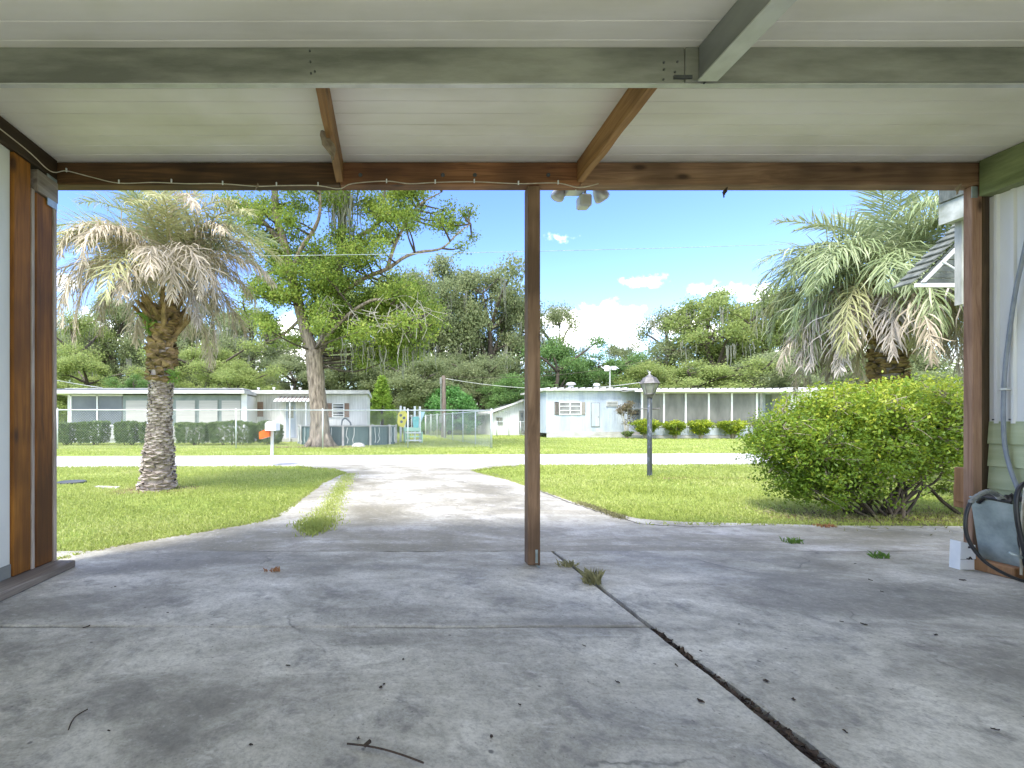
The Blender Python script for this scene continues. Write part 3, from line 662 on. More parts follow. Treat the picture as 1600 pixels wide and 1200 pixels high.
# ------------------------------------------------------------------ right corner clutter
# galvanised tub on a wooden block
tb=thing('metal_tub','square galvanised metal tub with black lining on a wooden block by the right post','tub',(4.05,3.08,.03))
b=MB(); b.bbox(3.85,3.955,2.93,3.17,.031,.10,.004); part('wooden_block',b,M['wood_raw'],tb)
def tub():
    b=MB(); x0,x1,y0,y1=3.865,4.04,2.935,3.165; z0,z1=.102,.50; t=.05
    o=[(x0+t,y0+.02),(x1,y0+.02),(x1,y1-.01),(x0+t,y1-.01)]; T=[(x0,y0),(x1,y0),(x1,y1),(x0,y1)]
    v=[(p[0],p[1],z0) for p in o]+[(p[0],p[1],z1) for p in T]+[(p[0]+(.006 if p[0]<3.95 else -.006),p[1]+(.006 if p[1]<3.05 else -.006),z1) for p in T]+[(p[0]+(.006 if p[0]<3.95 else -.006),p[1]+(.006 if p[1]<3.05 else -.006),z0+.01) for p in o]
    f=[(3,2,1,0)]+[(i,(i+1)%4,4+(i+1)%4,4+i) for i in range(4)]+[(4+i,4+(i+1)%4,8+(i+1)%4,8+i) for i in range(4)]+[(8+i,8+(i+1)%4,12+(i+1)%4,12+i) for i in range(4)]+[(12,13,14,15)]
    b.add(v,f); b.tube([(x0,y0,z1),(x1,y0,z1),(x1,y1,z1),(x0,y1,z1),(x0,y0,z1)],.006,8,False); return b
part('bucket_wall',tub(),M['galv'],tb)
b=MB(); gg=np.random.default_rng(8); v=[];f=[];nx=12
for i in range(nx+1):
    for j in range(nx+1):
        x=3.878+.155*i/nx; y=2.95+.205*j/nx; v.append((x,y,.47+.055*gg.random()*math.sin(math.pi*i/nx)*1.2+.02*gg.random()))
for i in range(nx):
    for j in range(nx): k=i*(nx+1)+j; f.append((k,k+nx+1,k+nx+2,k+1))
b.add(v,f); b.tube(tube_pts([(3.862,3.12,.47),(3.858,3.08,.508),(3.86,3.0,.505),(3.862,2.95,.50)]),.012,8); part('black_liner',b,M['black_liner'],tb,True)
b=MB(); b.tube([(3.87,2.930,.46),(3.871,2.925,.445),(3.90,2.925,.447),(3.899,2.930,.46)],.004,6); part('rivet_handle',b,M['alu'],tb)
# grey conduit down the wall
b=MB(); b.tube(tube_pts([(3.955,2.86,2.76),(3.965,2.95,2.5),(4.028,3.00,2.2),(4.034,3.07,1.8),(4.034,3.12,1.3),(4.03,3.12,.9),(4.03,3.09,.7),(4.02,3.04,.55),(3.99,3.02,.485)]),.011,8)
b2=MB()
cdt=thing('conduit','flat grey conduit running down the white ribbed wall into the tub','conduit',(4.075,3.06,1.5)); part('conduit_run',b,M['grey_pipe'],cdt,True)
b=MB(); b.bbox(4.018,4.054,3.10,3.136,1.20,1.216,.003); part('clip',b,M['alu'],cdt)
# black flexible conduit curling out of the tub
fx=thing('flexible_conduit','black flexible conduit looping from the tub rim down across the floor','conduit',(3.85,2.9,.4))
path=tube_pts([(3.90,3.02,.50),(3.78,2.98,.555),(3.68,2.94,.565),(3.585,2.93,.51),(3.55,2.93,.40),(3.56,2.925,.28),(3.62,2.90,.16),(3.71,2.86,.085),(3.82,2.83,.045),(3.95,2.81,.042)],8)
b=MB(); b.tube(path,[.0095]*len(path),10); part('conduit_run',b,M['black'],fx,True)
b=MB(); pr=[];pa=path[5:26]
for i,p in enumerate(pa): pr.append(.0145 if i%2 else .0115)
b.tube(pa,pr,10); part('ribbed_end',b,M['alu_dark'],fx)
b=MB(); b.tube([path[1],path[4]],.0165,10); b.tube([path[4],path[5]],.0145,10); part('coupling',b,M['alu'],fx)
# hose coil
hs=thing('hose','black garden hose hanging in a loose coil at the right edge','hose',(3.98,2.83,.4))
for k,(cx,rx,rz,cz,yy) in enumerate([(3.80,.095,.29,.365,2.80),(3.85,.11,.31,.365,2.775),(3.83,.075,.25,.38,2.83),(3.90,.10,.24,.42,2.86)]):
    b=MB(); pts=[]
    for i in range(33):
        a=2*math.pi*i/32; pts.append((cx+rx*math.cos(a)+.02*math.sin(2*a+k),yy+.02*math.sin(a+k),cz+rz*math.sin(a)+.012*math.sin(3*a+k)))
    b.tube(pts,.0115,8,False); part('hose_loop',b,M['black'],hs,True)
b=MB(); b.tube([(3.70,2.84,.22),(3.78,2.83,.19),(3.9,2.83,.17)],.009,8); part('silver_pipe',b,M['galv'],hs,True)
b=MB(); b.tube([(3.77,2.84,.09),(3.79,2.85,.45),(3.82,2.86,.62)],.006,8); part('tan_cord',b,M['rope'],hs,True)
# white outlet box
wb=thing('outlet_box','dirty white electrical box standing on the slab at the foot of the right post','electrical box',(3.82,3.2,.03))
b=MB(); b.prism([(3.755,.031),(3.862,.031),(3.856,.19),(3.835,.20),(3.762,.215)],1,3.13,3.19); part('box_cover',b,M['plas_white'],wb)
b=MB(); b.box(3.808,3.838,3.126,3.1295,.172,.184); b.tube([(3.798,3.1295,.105),(3.808,3.126,.10),(3.818,3.126,.114),(3.828,3.126,.10)],.0045,6); part('socket_hole',b,M['black'],wb)
b=MB(); b.box(3.757,3.860,3.1265,3.1297,.098,.1005); part('cover_seam',b,M['alu_dark'],wb)

# ------------------------------------------------------------------ neighbour house corner with awning at the right
hs2=thing('house_corner','corner of the house beside the carport with eave, white trim and metal awning','house',(6.6,5.0,0))
b=MB(); b.box(6.75,9.0,3.7,5.5,0,3.4); part('wall',b,M['white_paint'],hs2)
b=MB(); b.bbox(4.595,5.2,3.74,3.98,2.80,2.92,.004); part('eave_board',b,M['corr'],hs2)
b=MB(); b.bbox(4.62,5.2,3.74,3.98,2.63,2.79,.006); b.box(4.61,4.622,3.73,3.99,2.625,2.798); part('gutter',b,pm('mildewed_white',(.22,.24,.18),(.5,.52,.46),6,.6,.2),hs2)
b=MB(); b.box(4.695,4.75,3.9,3.95,1.95,2.628); part('corner_trim',b,pm('dirty_white_trim',(.25,.27,.22),(.5,.5,.47),5,.6,.2,(3,3,.6)),hs2)
aw=MB(); Z0=2.53; X0=5.98; sl_=1.04; n_s=7
for k in range(n_s+2):                       # overlapping sloping slats running along the house
    x=X0+.085*k; z=Z0+.03+sl_*.085*k; aw.prism([(x-.03,z-.012),(x+.10,z+.085),(x+.10,z+.098),(x-.034,z+.002)],1,5.42,5.62)
part('awning_slats',aw,M['corr'],hs2)
aw=MB()
for k in range(10):                          # slatted end panel
    z=Z0+.025+.07*k; x=X0+.03+(z-Z0)/sl_; aw.prism([(x,z),(6.75,z),(6.75,z+.062),(x+.05,z+.062)],1,5.44,5.452)
part('awning_end_panel',aw,pm('dark_green_slat',(.04,.05,.04),(.10,.115,.095),5,.5,.2),hs2)
b=MB(); b.bbox(X0-.02,6.75,5.37,5.40,Z0-.03,Z0+.015,.003); part('awning_frame',b,M['white_paint'],hs2)
b=MB(); b.prism([(X0+.02,Z0+.022),(X0+.06,Z0+.022),(6.75,Z0+sl_*(6.75-X0)-.06),(6.75,Z0+sl_*(6.75-X0)-.02)],1,5.35,5.369); part('awning_rail',b,M['white_paint'],hs2)
b=MB(); b.tube([P(1472,408,5.34),P(1525,440,5.34)],.009,6); part('awning_brace',b,M['white_paint'],hs2)

# ------------------------------------------------------------------ mailbox
mx=thing('mailbox','white mailbox on a white post at the road edge with an orange newspaper tube','mailbox',(-2.5,10.7,0))
b=MB(); b.bbox(-2.525,-2.465,10.67,10.73,0,.80,.006); part('post',b,M['plas_white'],mx)
b=MB(); pr=[(-2.61,.79),(-2.375,.79),(-2.375,.93)]+[(-2.4925+.1175*math.cos(a),.93+.075*math.sin(a)) for a in np.linspace(0.15,math.pi-.15,10)]+[(-2.61,.93)]
b.prism(pr,1,10.52,10.95); part('box',b,M['plas_white'],mx)
b=MB(); b.prism([(-2.74,.60),(-2.53,.66),(-2.535,.80),(-2.62,.815),(-2.75,.76)],1,10.55,10.86); part('newspaper_tube',b,M['orange'],mx)
# ------------------------------------------------------------------ lamp post
lx,ly=G(1015,745)[0],G(1015,745)[1]
lp=thing('lamp_post','old lawn lamp post with flaking dark paint and a weathered lantern with bird finial','lamp post',(lx,ly,0))
b=MB(); b.lathe([(.043,0),(.042,.02),(.040,.6),(.038,1.42)],(lx,ly,0),16,True); part('post',b,M['lamppost'],lp,True)
b=MB(); b.tube([(lx-.17,ly,1.22),(lx+.17,ly,1.22)],.011,8); b.lathe([(.001,-.02),(.02,-.012),(.02,.012),(.001,.02)],(lx+.17,ly,1.22),8); b.lathe([(.001,-.015),(.014,-.01),(.014,.01),(.001,.015)],(lx-.17,ly,1.22),8);part('crossbar',b,M['lamp_metal'],lp)
b=MB(); b.lathe([(.045,1.42),(.055,1.43),(.055,1.455),(.075,1.465),(.08,1.485)],(lx,ly,0),16); part('collar',b,M['lamp_metal'],lp,True)
hexp=lambda r,z:[(lx+r*math.cos(R(60*k+30)),ly+r*math.sin(R(60*k+30)),z) for k in range(6)]
b=MB(); v=hexp(.075,1.485)+hexp(.145,1.675); b.add(v,[(5,4,3,2,1,0)]+[(k,(k+1)%6,6+(k+1)%6,6+k) for k in range(6)]+[(6,7,8,9,10,11)]); part('glass_panes',b,M['lampglass'],lp)
b=MB()
for k in range(6):
    a=hexp(.078,1.485)[k]; c=hexp(.149,1.675)[k]; b.tube([a,c],.007,5)
h1=hexp(.079,1.487); h2=hexp(.15,1.675)
b.tube(h1+[h1[0]],.008,5,False); b.tube(h2+[h2[0]],.009,5,False); part('lantern_frame',b,M['lamp_metal'],lp)
b=MB(); v=hexp(.168,1.675)+hexp(.105,1.78)+hexp(.06,1.795)+hexp(.055,1.81)+hexp(.02,1.835); b.add(v,[(5,4,3,2,1,0)]+[(6*j+k,6*j+(k+1)%6,6*j+6+(k+1)%6,6*j+6+k) for j in range(4) for k in range(6)]+[tuple(range(24,30))]); part('lantern_roof',b,M['lamp_metal'],lp)
b=MB(); b.lathe([(.018,1.835),(.014,1.85),(.02,1.865),(.012,1.88),(.001,1.895)],(lx,ly,0),8)
for s in (-1,1):
    b.add([(lx,ly,1.855),(lx+s*.02,ly+.01,1.875),(lx+s*.055,ly,1.925),(lx+s*.03,ly-.01,1.915),(lx+s*.004,ly-.008,1.885),(lx+s*.02,ly+.022,1.885)],[(0,1,2,3,4),(0,4,3,2,5)])
part('bird_finial',b,M['alu'],lp)

# small things lying on the lawn
b=MB(); c=G(168,763); b.box(-.2,.2,-.035,.035,0.004,.03); m=Matrix.Rotation(R(-14),3,'Z'); b.v=[tuple(m@Vector(p)+Vector(c)) for p in b.v]
solo('board',b,M['stone'],'short pale weathered board lying on the lawn left of the palm','board',c)
b=MB(); c=G(112,755); b.lathe([(.001,.035),(.19,.035),(.21,.028),(.21,.002)],c,24); solo('utility_cover',b,M['iron'],'dark round utility cover set in the left lawn','cover',c)
b=MB(); c=G(560,698); b.lathe([(.001,.16),(.12,.15),(.22,.10),(.28,.0)],(c[0],c[1],0),10); solo('rock',b,M['stone'],'pale rock in the grass at the foot of the big tree','rock',(c[0],c[1],0))

# ------------------------------------------------------------------ litter on the floor
def leafscrap(px,py,s,k):
    s*=.62; c=G(px,py,.031); gg=np.random.default_rng(k); a=gg.random()*6.28; b=MB(); n=6
    L=[];
    for i in range(n+1):
        t=i/n; w=s*(.12+.42*gg.random())*math.sin(math.pi*(t*.9+.05)); x=(t-.5)*s; z=.003+s*.22*(t-.5)**2*4*gg.random()+s*.08*gg.random()
        for q in (-1,0,1): L.append((c[0]+x*math.cos(a)-q*w*math.sin(a),c[1]+x*math.sin(a)+q*w*math.cos(a),c[2]+z*(.4 if q==0 else 1)))
    b.add(L,[q for i in range(n) for q in ((3*i,3*i+1,3*i+4,3*i+3),(3*i+1,3*i+2,3*i+5,3*i+4))])
    solo('dry_leaf',b,M['dead_leaf'],'small dark dry leaf fragment lying on the concrete carport floor','leaf',c,'dry leaf bits scattered on the carport floor')
for k,(px,py,s) in enumerate([(135,981,.05),(1057,1041,.03),(913,1010,.025),(1095,1097,.04),(1197,1065,.04),(1155,976,.02),(1350,976,.04),(1315,972,.025),(1504,907,.05),(1378,925,.025),(1360,907,.04),(1336,881,.02),(768,1152,.03),(965,1067,.03),(600,1070,.02),(450,1041,.03),(595,1075,.03),(1095,1018,.02),(1462,993,.03),(1320,1144,.03),(1555,1141,.03),(1240,1094,.03),(170,1143,.02),(392,1165,.02),(812,1102,.02),(630,1031,.02),(560,1155,.025),(262,958,.02),(180,917,.02)]): leafscrap(px,py,s,k+11)
b=MB(); tw=[G(x,y,.04) for x,y in ((542,1162),(570,1165),(600,1171),(630,1180),(662,1192))]; b.tube(tube_pts(tw),[.0035]*3+[.003]*14+[.0012]*0 if False else .0028,6)
b.tube([G(570,1165,.04),G(578,1158,.06)],.006,6)
solo('twig',b,M['dead_leaf'],'thin curved dark twig lying on the floor at the bottom centre','twig',G(600,1171,.04))
b=MB(); tw=[G(x,y,.036) for x,y in ((107,1140),(112,1128),(120,1118),(137,1108))]; b.tube(tube_pts(tw),.002,5); solo('twig',b,M['dead_leaf'],'tiny hooked twig on the floor at the lower left','twig',G(120,1118,.036))
# debris crumbs inside the long joint
mb=MB(); gg=np.random.default_rng(4)
for i in range(700):
    y=1.2+1.05*gg.random(); x=1.266-.026*max(0,2.3-y)*gg.random()+gg.normal()*.004; s=.003+.010*gg.random()**2
    v=[(x+gg.normal()*s,y+gg.normal()*s,.012+abs(gg.normal())*s) for _ in range(4)]; mb.add(v,[(0,1,2),(0,2,3),(0,3,1),(1,3,2)])
o=part('joint_debris',mb,M['dead_leaf']); tag(o,'dirt and leaf crumbs filling the long floor joint','debris',kind='stuff')

# ------------------------------------------------------------------ windows helper
def window(x0,x1,y,z0,z1,parent,fm,rows=1,cols=1,gl='glass',fw=.035,blinds=False):
    b=MB(); b.box(x0,x1,y-.05,y-.003,z0,z0+fw); b.box(x0,x1,y-.05,y-.003,z1-fw,z1); b.box(x0,x0+fw,y-.05,y-.003,z0+fw,z1-fw); b.box(x1-fw,x1,y-.05,y-.003,z0+fw,z1-fw)
    for i in range(1,cols): x=x0+(x1-x0)*i/cols; b.box(x-fw*.5,x+fw*.5,y-.048,y-.003,z0+fw,z1-fw)
    for j in range(1,rows): z=z0+(z1-z0)*j/rows; b.box(x0+fw,x1-fw,y-.045,y-.003,z-fw*.35,z+fw*.35)
    w=part('window',b,M[fm],parent); p=MB(); p.box(x0+fw,x1-fw,y-.02,y-.005,z0+fw,z1-fw); part('pane',p,M[gl],w); return w
def shutter(x0,x1,y,z0,z1,parent,m):
    b=MB(); b.box(x0,x1,y-.035,y-.003,z0,z1); n=int((z1-z0)/.07)
    for i in range(n): z=z0+.03+(z1-z0-.06)*i/n; b.prism([(y-.055,z),(y-.035,z+.05),(y-.035,z)],0,x0+.03,x1-.03)
    part('shutter',b,M[m],parent)
XA=lambda px,Y:(px-VX)/F*Y
ZA=lambda py,Y:1+(VY-py)/F*Y
# ------------------------------------------------------------------ left mobile home
Y1=22.0;Y2=24.0
lh=thing('mobile_home','long white mobile home on the left with grey porch and brown shutters','mobile home',(-8,23,0))
b=MB(); b.box(XA(88,Y1)+.5,XA(383,Y1),Y1+.02,Y1+5.5,.0,2.2); part('wall',b,M['cream_wall'],lh)
b=MB(); b.box(XA(385,Y2),XA(574,Y2),Y2,Y2+4.5,.0,2.34); part('wall',b,M['cream_wall'],lh)
b=MB(); b.box(XA(108,Y1),XA(383,Y1),Y1-.03,Y1+.015,.16,.80); part('skirting',b,M['skirt'],lh)
b=MB(); b.box(XA(86,Y1)-.3,XA(386,Y1),Y1-.45,Y1+5.9,2.24,2.40); part('roof',b,M['roof_w'],lh,label='low white roof over the porch section')
b=MB(); b.box(XA(90,Y1)-.1,XA(378,Y1),Y1-.35,Y1+5.6,2.405,2.47); part('roof_strip',b,M['roof_dark'],lh)
b=MB(); b.box(XA(92,Y1),XA(376,Y1),Y1+.4,Y1+5.3,2.475,2.54); part('roof_cap',b,M['roof_w'],lh)
b=MB(); b.box(XA(380,Y2),XA(577,Y2),Y2-.45,Y2+5.0,2.345,2.52); part('roof',b,M['roof_w'],lh)
b=MB(); b.box(XA(378,Y1),XA(386,Y1)+.02,Y1-.1,Y1-.02,.2,2.235); part('corner_post',b,M['white_paint'],lh); b=MB()
for px in (112,153): b.box(XA(px,Y1)-.03,XA(px,Y1)+.03,Y1-.07,Y1-.02,.80,2.2)
b.box(XA(108,Y1),XA(193,Y1),Y1-.07,Y1-.02,2.15,2.22); b.box(XA(108,Y1),XA(193,Y1),Y1-.07,Y1-.02,.78,.83)
part('porch_frame',b,M['white_paint'],lh)
for a,c in ((113,152),(154,192)):
    b=MB(); b.box(XA(a,Y1)+.03,XA(c,Y1)-.02,Y1-.05,Y1-.04,.84,2.14); part('screen',b,M['screen_dark'],lh)
b=MB(); b.box(XA(193,Y1),XA(383,Y1),Y1-.05,Y1+.01,.80,2.2); part('porch_panelling',b,M['grey_green'],lh)
for a,c in ((197,233),(240,266),(275,307),(311,342),(346,378)):
    x0,x1=XA(a,Y1),XA(c,Y1); w=MB(); w.box(x0,x1,Y1-.08,Y1-.053,.86,1.98); wo=part('window',w,M['grey_green'],lh)
    w=MB(); w.box(x0+.04,x1-.04,Y1-.095,Y1-.083,.90,1.94); part('pane',w,M['blind'],wo)
# windows of the rear section
def px_window(a,c,t,bm,Y,par,fm,sh,rows,cols,sw):
    x0,x1=XA(a,Y),XA(c,Y); z0,z1=ZA(bm,Y),ZA(t,Y); window(x0,x1,Y,z0,z1,par,fm,rows,cols,fw=.05)
    if sw: shutter(x0-sw,x0-.01,Y,z0,z1,par,sh) if sw>0 else None; shutter(x1+.01,x1+abs(sw),Y,z0,z1,par,sh)
px_window(383+3,402,628,651,Y2,lh,'white_paint','brown_shut',4,1,-.30)
px_window(519,538,630,652,Y2,lh,'white_paint','brown_shut',5,1,.24)
x0,x1=XA(447,Y2),XA(462,Y2); b=MB(); b.box(x0-.06,x1+.06,Y2-.03,Y2-.002,.15,2.0); part('door_frame',b,M['white_paint'],lh)
b=MB(); b.box(x0,x1,Y2-.055,Y2-.033,.18,1.94); dr=part('door',b,M['blue_white'],lh); b=MB(); b.box(x0+.12,x1-.1,Y2-.066,Y2-.058,1.15,1.75); part('door_window',b,M['glass'],dr)
b=MB(); b.tube([(x1-.06,Y2-.06,1.0),(x1-.06,Y2-.10,1.0)],.025,8); part('handle',b,M['alu'],dr)
b=MB(); b.box(x0-.3,x1+.6,Y2-.9,Y2-.06,.0,.16); part('door_step',b,M['skirt'],lh)
# striped awning
xa,xb=XA(434,Y2),XA(489,Y2); n=9
sheetA=MB()
for i in range(n):
    a=xa+(xb-xa)*i/n; c=xa+(xb-xa)*(i+1)/n; sheetA.prism([(Y2-.002,2.22),(Y2-1.0,1.96),(Y2-1.0,1.93),(Y2-.002,2.19)],0,a+.005,c-.035)
aw1=part('awning',sheetA,M['white_paint'],lh)
sb=MB()
for i in range(n):
    c=xa+(xb-xa)*(i+1)/n; sb.prism([(Y2-.002,2.245),(Y2-1.01,1.985),(Y2-1.01,1.93),(Y2-.002,2.19)],0,c-.033,c+.003)
part('awning_stripes',sb,pm('brown_stripe',(.25,.18,.16),(.34,.26,.23),4,.6,.1),aw1)
b=MB()
for px in (453,478): b.tube([(XA(px,Y2-.95),Y2-.95,0),(XA(px,Y2-.95),Y2-.95,1.94)],.035,8)
part('awning_posts',b,M['white_paint'],aw1)
for px,h in ((428,.12),(404,.1),(456,.18),(469,.1),(350,.08)):
    b=MB(); X=XA(px,Y2+2); b.tube([(X,Y2+2,2.5),(X,Y2+2,2.52+h+.15)],.05,8); b.tube([(X,Y2+2,2.52+h+.12),(X,Y2+2,2.52+h+.2)],.08,8) ;part('roof_vent',b,M['roof_w'],lh)

# ------------------------------------------------------------------ hedges
def hedge(px0,px1,pyt,Y,dep,seed,label,rnd_=False,nm='hedge'):
    x0,x1=XA(px0+2.5,Y),XA(px1-2.5,Y); h=ZA(pyt,Y); gg=np.random.default_rng(seed); cx=(x0+x1)/2
    t=thing(nm,label,'hedge',(cx,Y,0),'clipped hedges in front of the left mobile home')
    mb=MB(); N=int(2600*max(1,(x1-x0)/1.2)); w=x1-x0
    # leaves near the surface of a rounded box
    face=gg.integers(0,5,N); u=gg.random((N,3)); p=np.empty((N,3))
    p[:,0]=x0+w*u[:,0]; p[:,1]=Y-dep/2+dep*u[:,1]; p[:,2]=.12+(h-.12)*u[:,2]
    e=abs(gg.normal(size=N))*.05
    p[face==0,1]=Y-dep/2+e[face==0]; p[face==1,1]=Y-dep/2+e[face==1]*1.6; p[face==2,0]=x0+e[face==2]; p[face==3,0]=x1-e[face==3]; p[face==4,2]=h-e[face==4]*.7
    q=(p[:,0]-cx)/(w/2); taper=np.clip((.45-p[:,2]/h),0,1)*(.7 if not rnd_ else 1.1)
    p[:,0]=cx+(p[:,0]-cx)*(1-taper*.5); p[:,1]=Y+(p[:,1]-Y)*(1-taper*.4)
    z=p[:,2]; p[:,2]=np.where(rnd_, z*(1-.16*abs(q)**3), z*(1-.06*abs(q)**6)); p+=gg.normal(size=(N,3))*.018
    p[:,2]+=.03*np.sin(p[:,0]*5+seed)*np.clip(z/h,0,1)
    nn=rots(N,gg,.3);a=rots(N,gg,0);a-=nn*(a*nn).sum(1)[:,None];a/=np.linalg.norm(a,axis=1)[:,None];bb=np.cross(nn,a);s=(.035+.03*gg.random(N))[:,None]
    V=np.stack([p-a*s,p+bb*s*.6,p+a*s,p-bb*s*.6],1).reshape(-1,3); mb.npadd(V,(np.arange(N)*4)[:,None]+np.array([0,1,2,3]),np.repeat(np.clip(.4+.22*gg.normal(size=N)+.15*(z/h-.5),0,1),4))
    mb2=MB(); mb2.box(x0+w*.22,x1-w*.22,Y-dep*.25,Y+dep*.25,.15,h-.15)
    part('foliage',mb,M['leaf_hedge'],t)
    b=MB()
    for i in range(int(3+4*w)):
        x=cx+(gg.random()-.5)*w*.5; y=Y+(gg.random()-.5)*dep*.4; x2=cx+(x-cx)*1.7; b.tube([(x,y,0),((x+x2)/2,y,.2),(x2,y,h*.6),(x2+gg.normal()*.1,y,h*.85)],[.02,.016,.01,.005],5)
    part('stems',b,M['bark_dark'],t)
hd=[(84,119,661,'leftmost clipped hedge behind the chain link fence, under the dark porch screens'),(125,168,659,'square clipped hedge under the dark porch screens, second from the left'),(184,218,660,'narrow clipped hedge between the dark screens and the palm trunk'),(222,262,660,'clipped hedge mostly hidden behind the palm trunk'),(277,327,661,'clipped hedge just right of the palm trunk'),(329,399,659,'widest clipped hedge under the closed porch windows'),(400,442,659,'rounded hedge beside the striped door awning, behind the mailbox')]
for i,(a,c,t_,l) in enumerate(hd): hedge(a,c,t_,20.0 if i<6 else 20.4,.8,40+i,l,i==6)

# ------------------------------------------------------------------ right mobile home
Y3=29.0; Y4=27.6
rh=thing('mobile_home','pale blue mobile home on the right with long screened porch and ridged roof','mobile home',(16,29,0))
b=MB(); b.box(XA(853,Y3),XA(1240,Y4)+1,Y3,Y3+4.5,.28,2.82); part('wall',b,M['blue_white'],rh)
b=MB(); b.box(XA(854,Y3),XA(1000,Y3),Y3-.03,Y3-.002,.0,.36); part('skirting',b,M['skirt'],rh)
b=MB(); b.box(XA(1236,Y4),XA(1330,Y4),Y4+.2,Y4+6,.0,2.75); part('wall',b,M['cream_wall'],rh)
b=MB(); b.box(XA(851,Y3)-.1,XA(1236,Y3),Y3-.3,Y3+4.8,2.825,2.95); b.box(XA(1230,Y4),XA(1345,Y4),Y4-.15,Y3+4.8,2.76,2.93); part('roof',b,M['roof_w'],rh)
def ridged(x0,x1,ya,yb,za,zb,pitch=.42):
    b=MB(); n=int((x1-x0)/pitch)
    for i in range(n):
        a=x0+i*pitch; pts=[(a,0),(a+.10,0),(a+.15,.075),(a+.21,.075),(a+.26,0),(a+pitch,0)]
        for (u,h1),(v,h2) in zip(pts,pts[1:]): b.add([(u,ya,za+h1),(v,ya,za+h2),(v,yb,zb+h2),(u,yb,zb+h1)],[(0,1,2,3)])
    b.box(x0,x1,ya+.02,yb,min(za,zb)-.05,min(za,zb)-.01); return b
part('porch_roof',ridged(XA(992,Y4)-.2,XA(1262,Y4),Y4-.45,Y3+4.9,2.80,3.06),M['roof_w'],rh)
part('roof_cover',ridged(XA(851,Y3)+.1,XA(993,Y3),Y3-.25,Y3+4.8,2.955,3.05),M['roof_w'],rh)
b=MB(); b.bbox(XA(992,Y4)-.25,XA(1262,Y4),Y4-.50,Y4-.455,2.66,2.80,.01); part('gutter',b,M['white_paint'],rh)
# porch
ox=[XA(p,Y4) for p in (1003,1037,1071,1107,1143,1182)]
b=MB()
for x in ox: b.box(x-.045,x+.045,Y4-.04,Y4+.04,.70,2.66)
b.box(ox[0],ox[-1],Y4-.045,Y4+.04,.66,.74); b.box(XA(1004,Y4),XA(1240,Y4),Y4-.03,Y4+.03,2.60,2.68);
part('porch_frame',b,M['white_paint'],rh)
b=MB(); b.box(XA(1236,Y4)-.05,XA(1236,Y4)+.07,Y4-.05,Y4+.05,0,2.595); part('porch_post',b,M['white_paint'],rh)
b=MB(); b.box(XA(1187,Y4),XA(1191,Y4),Y4-.02,Y4+.02,.18,2.595); part('door_post',b,M['alu_dark'],rh)
for a,c in zip(ox,ox[1:]):
    b=MB(); b.box(a+.045,c-.045,Y4-.004,Y4+.004,.74,2.6); part('screen',b,M['screen'],rh)
b=MB(); b.box(ox[0],ox[-1],Y4-.02,Y4+.02,.20,.66); part('kick_panel',b,M['blue_white'],rh)
b=MB(); b.box(ox[0],ox[-1]+1.6,Y4-.02,Y4+1.39,.0,.18); part('porch_slab',b,M['skirt'],rh)
b=MB(); b.box(XA(1196,Y3),XA(1228,Y3),Y3-.02,Y3-.004,.4,2.6); part('wall',b,M['grey_green'],rh)
px_window(873,908,628,648,Y3,rh,'white_paint','beige_shut',3,2,.24)
shutter(XA(873,Y3)-.26,XA(873,Y3)-.01,Y3,ZA(648,Y3),ZA(628,Y3),rh,'beige_shut')
b=MB(); X0,X1=XA(923,Y3),XA(937,Y3); z0,z1=ZA(667,Y3),ZA(629,Y3); b.box(X0,X1,Y3-.03,Y3-.004,z0,z1); hp=part('hatch_frame',b,M['alu_dark'],rh); b=MB(); b.box(X0+.04,X1-.04,Y3-.045,Y3-.031,z0+.04,z1-.04); hp=part('hatch_door',b,M['blue_white'],rh); b=MB(); b.box(X1-.12,X1-.08,Y3-.06,Y3-.046,1.2,1.3); part('latch',b,M['alu_dark'],hp)
px_window(947,965,627,635,Y3,rh,'alu','beige_shut',3,1,0)
px_window(985,999,640,650,Y3,rh,'alu','beige_shut',2,1,0)
b=MB(); b.prism([(Y3-.004,2.1),(Y3-.5,1.75),(Y3-.5,1.70),(Y3-.004,2.05)],0,XA(983,Y3),XA(1002,Y3)); part('window_awning',b,M['white_paint'],rh)
for px,h,w in ((892,.22,.34),(932,.16,.24)):
    b=MB(); X=XA(px,Y3+2); b.tube([(X,Y3+2,2.98),(X,Y3+2,3.1+h)],w*.5,12); b.lathe([(w*.55,0),(w*.95,.03),(w*.7,.16),(.01,.2)],(X,Y3+2,3.1+h),12); part('roof_vent',b,M['roof_w'],rh,True)
an=thing('antenna','television antenna on a mast above the pale blue mobile home','antenna',(XA(953,Y3+3),Y3+3,3))
X=XA(953,Y3+3); b=MB(); b.tube([(X,Y3+3,3.0),(X,Y3+3,ZA(572,Y3+3))],.03,6); part('mast',b,M['alu'],an)
b=MB(); zt=ZA(575,Y3+3)
b.tube([(X-.5,Y3+3,zt),(X+.5,Y3+3,zt+.03)],.02,5)
for k in range(6): xx=X-.45+.18*k; b.tube([(xx,Y3+2.7,zt-.12+.05*(k%2)),(xx,Y3+3.3,zt+.12)],.018,4)
b.box(X-.35,X-.1,Y3+2.95,Y3+3.05,zt-.2,zt+.16); b.box(X+.12,X+.4,Y3+2.95,Y3+3.05,zt-.12,zt+.12); part('aerial',b,M['plas_white'],an)

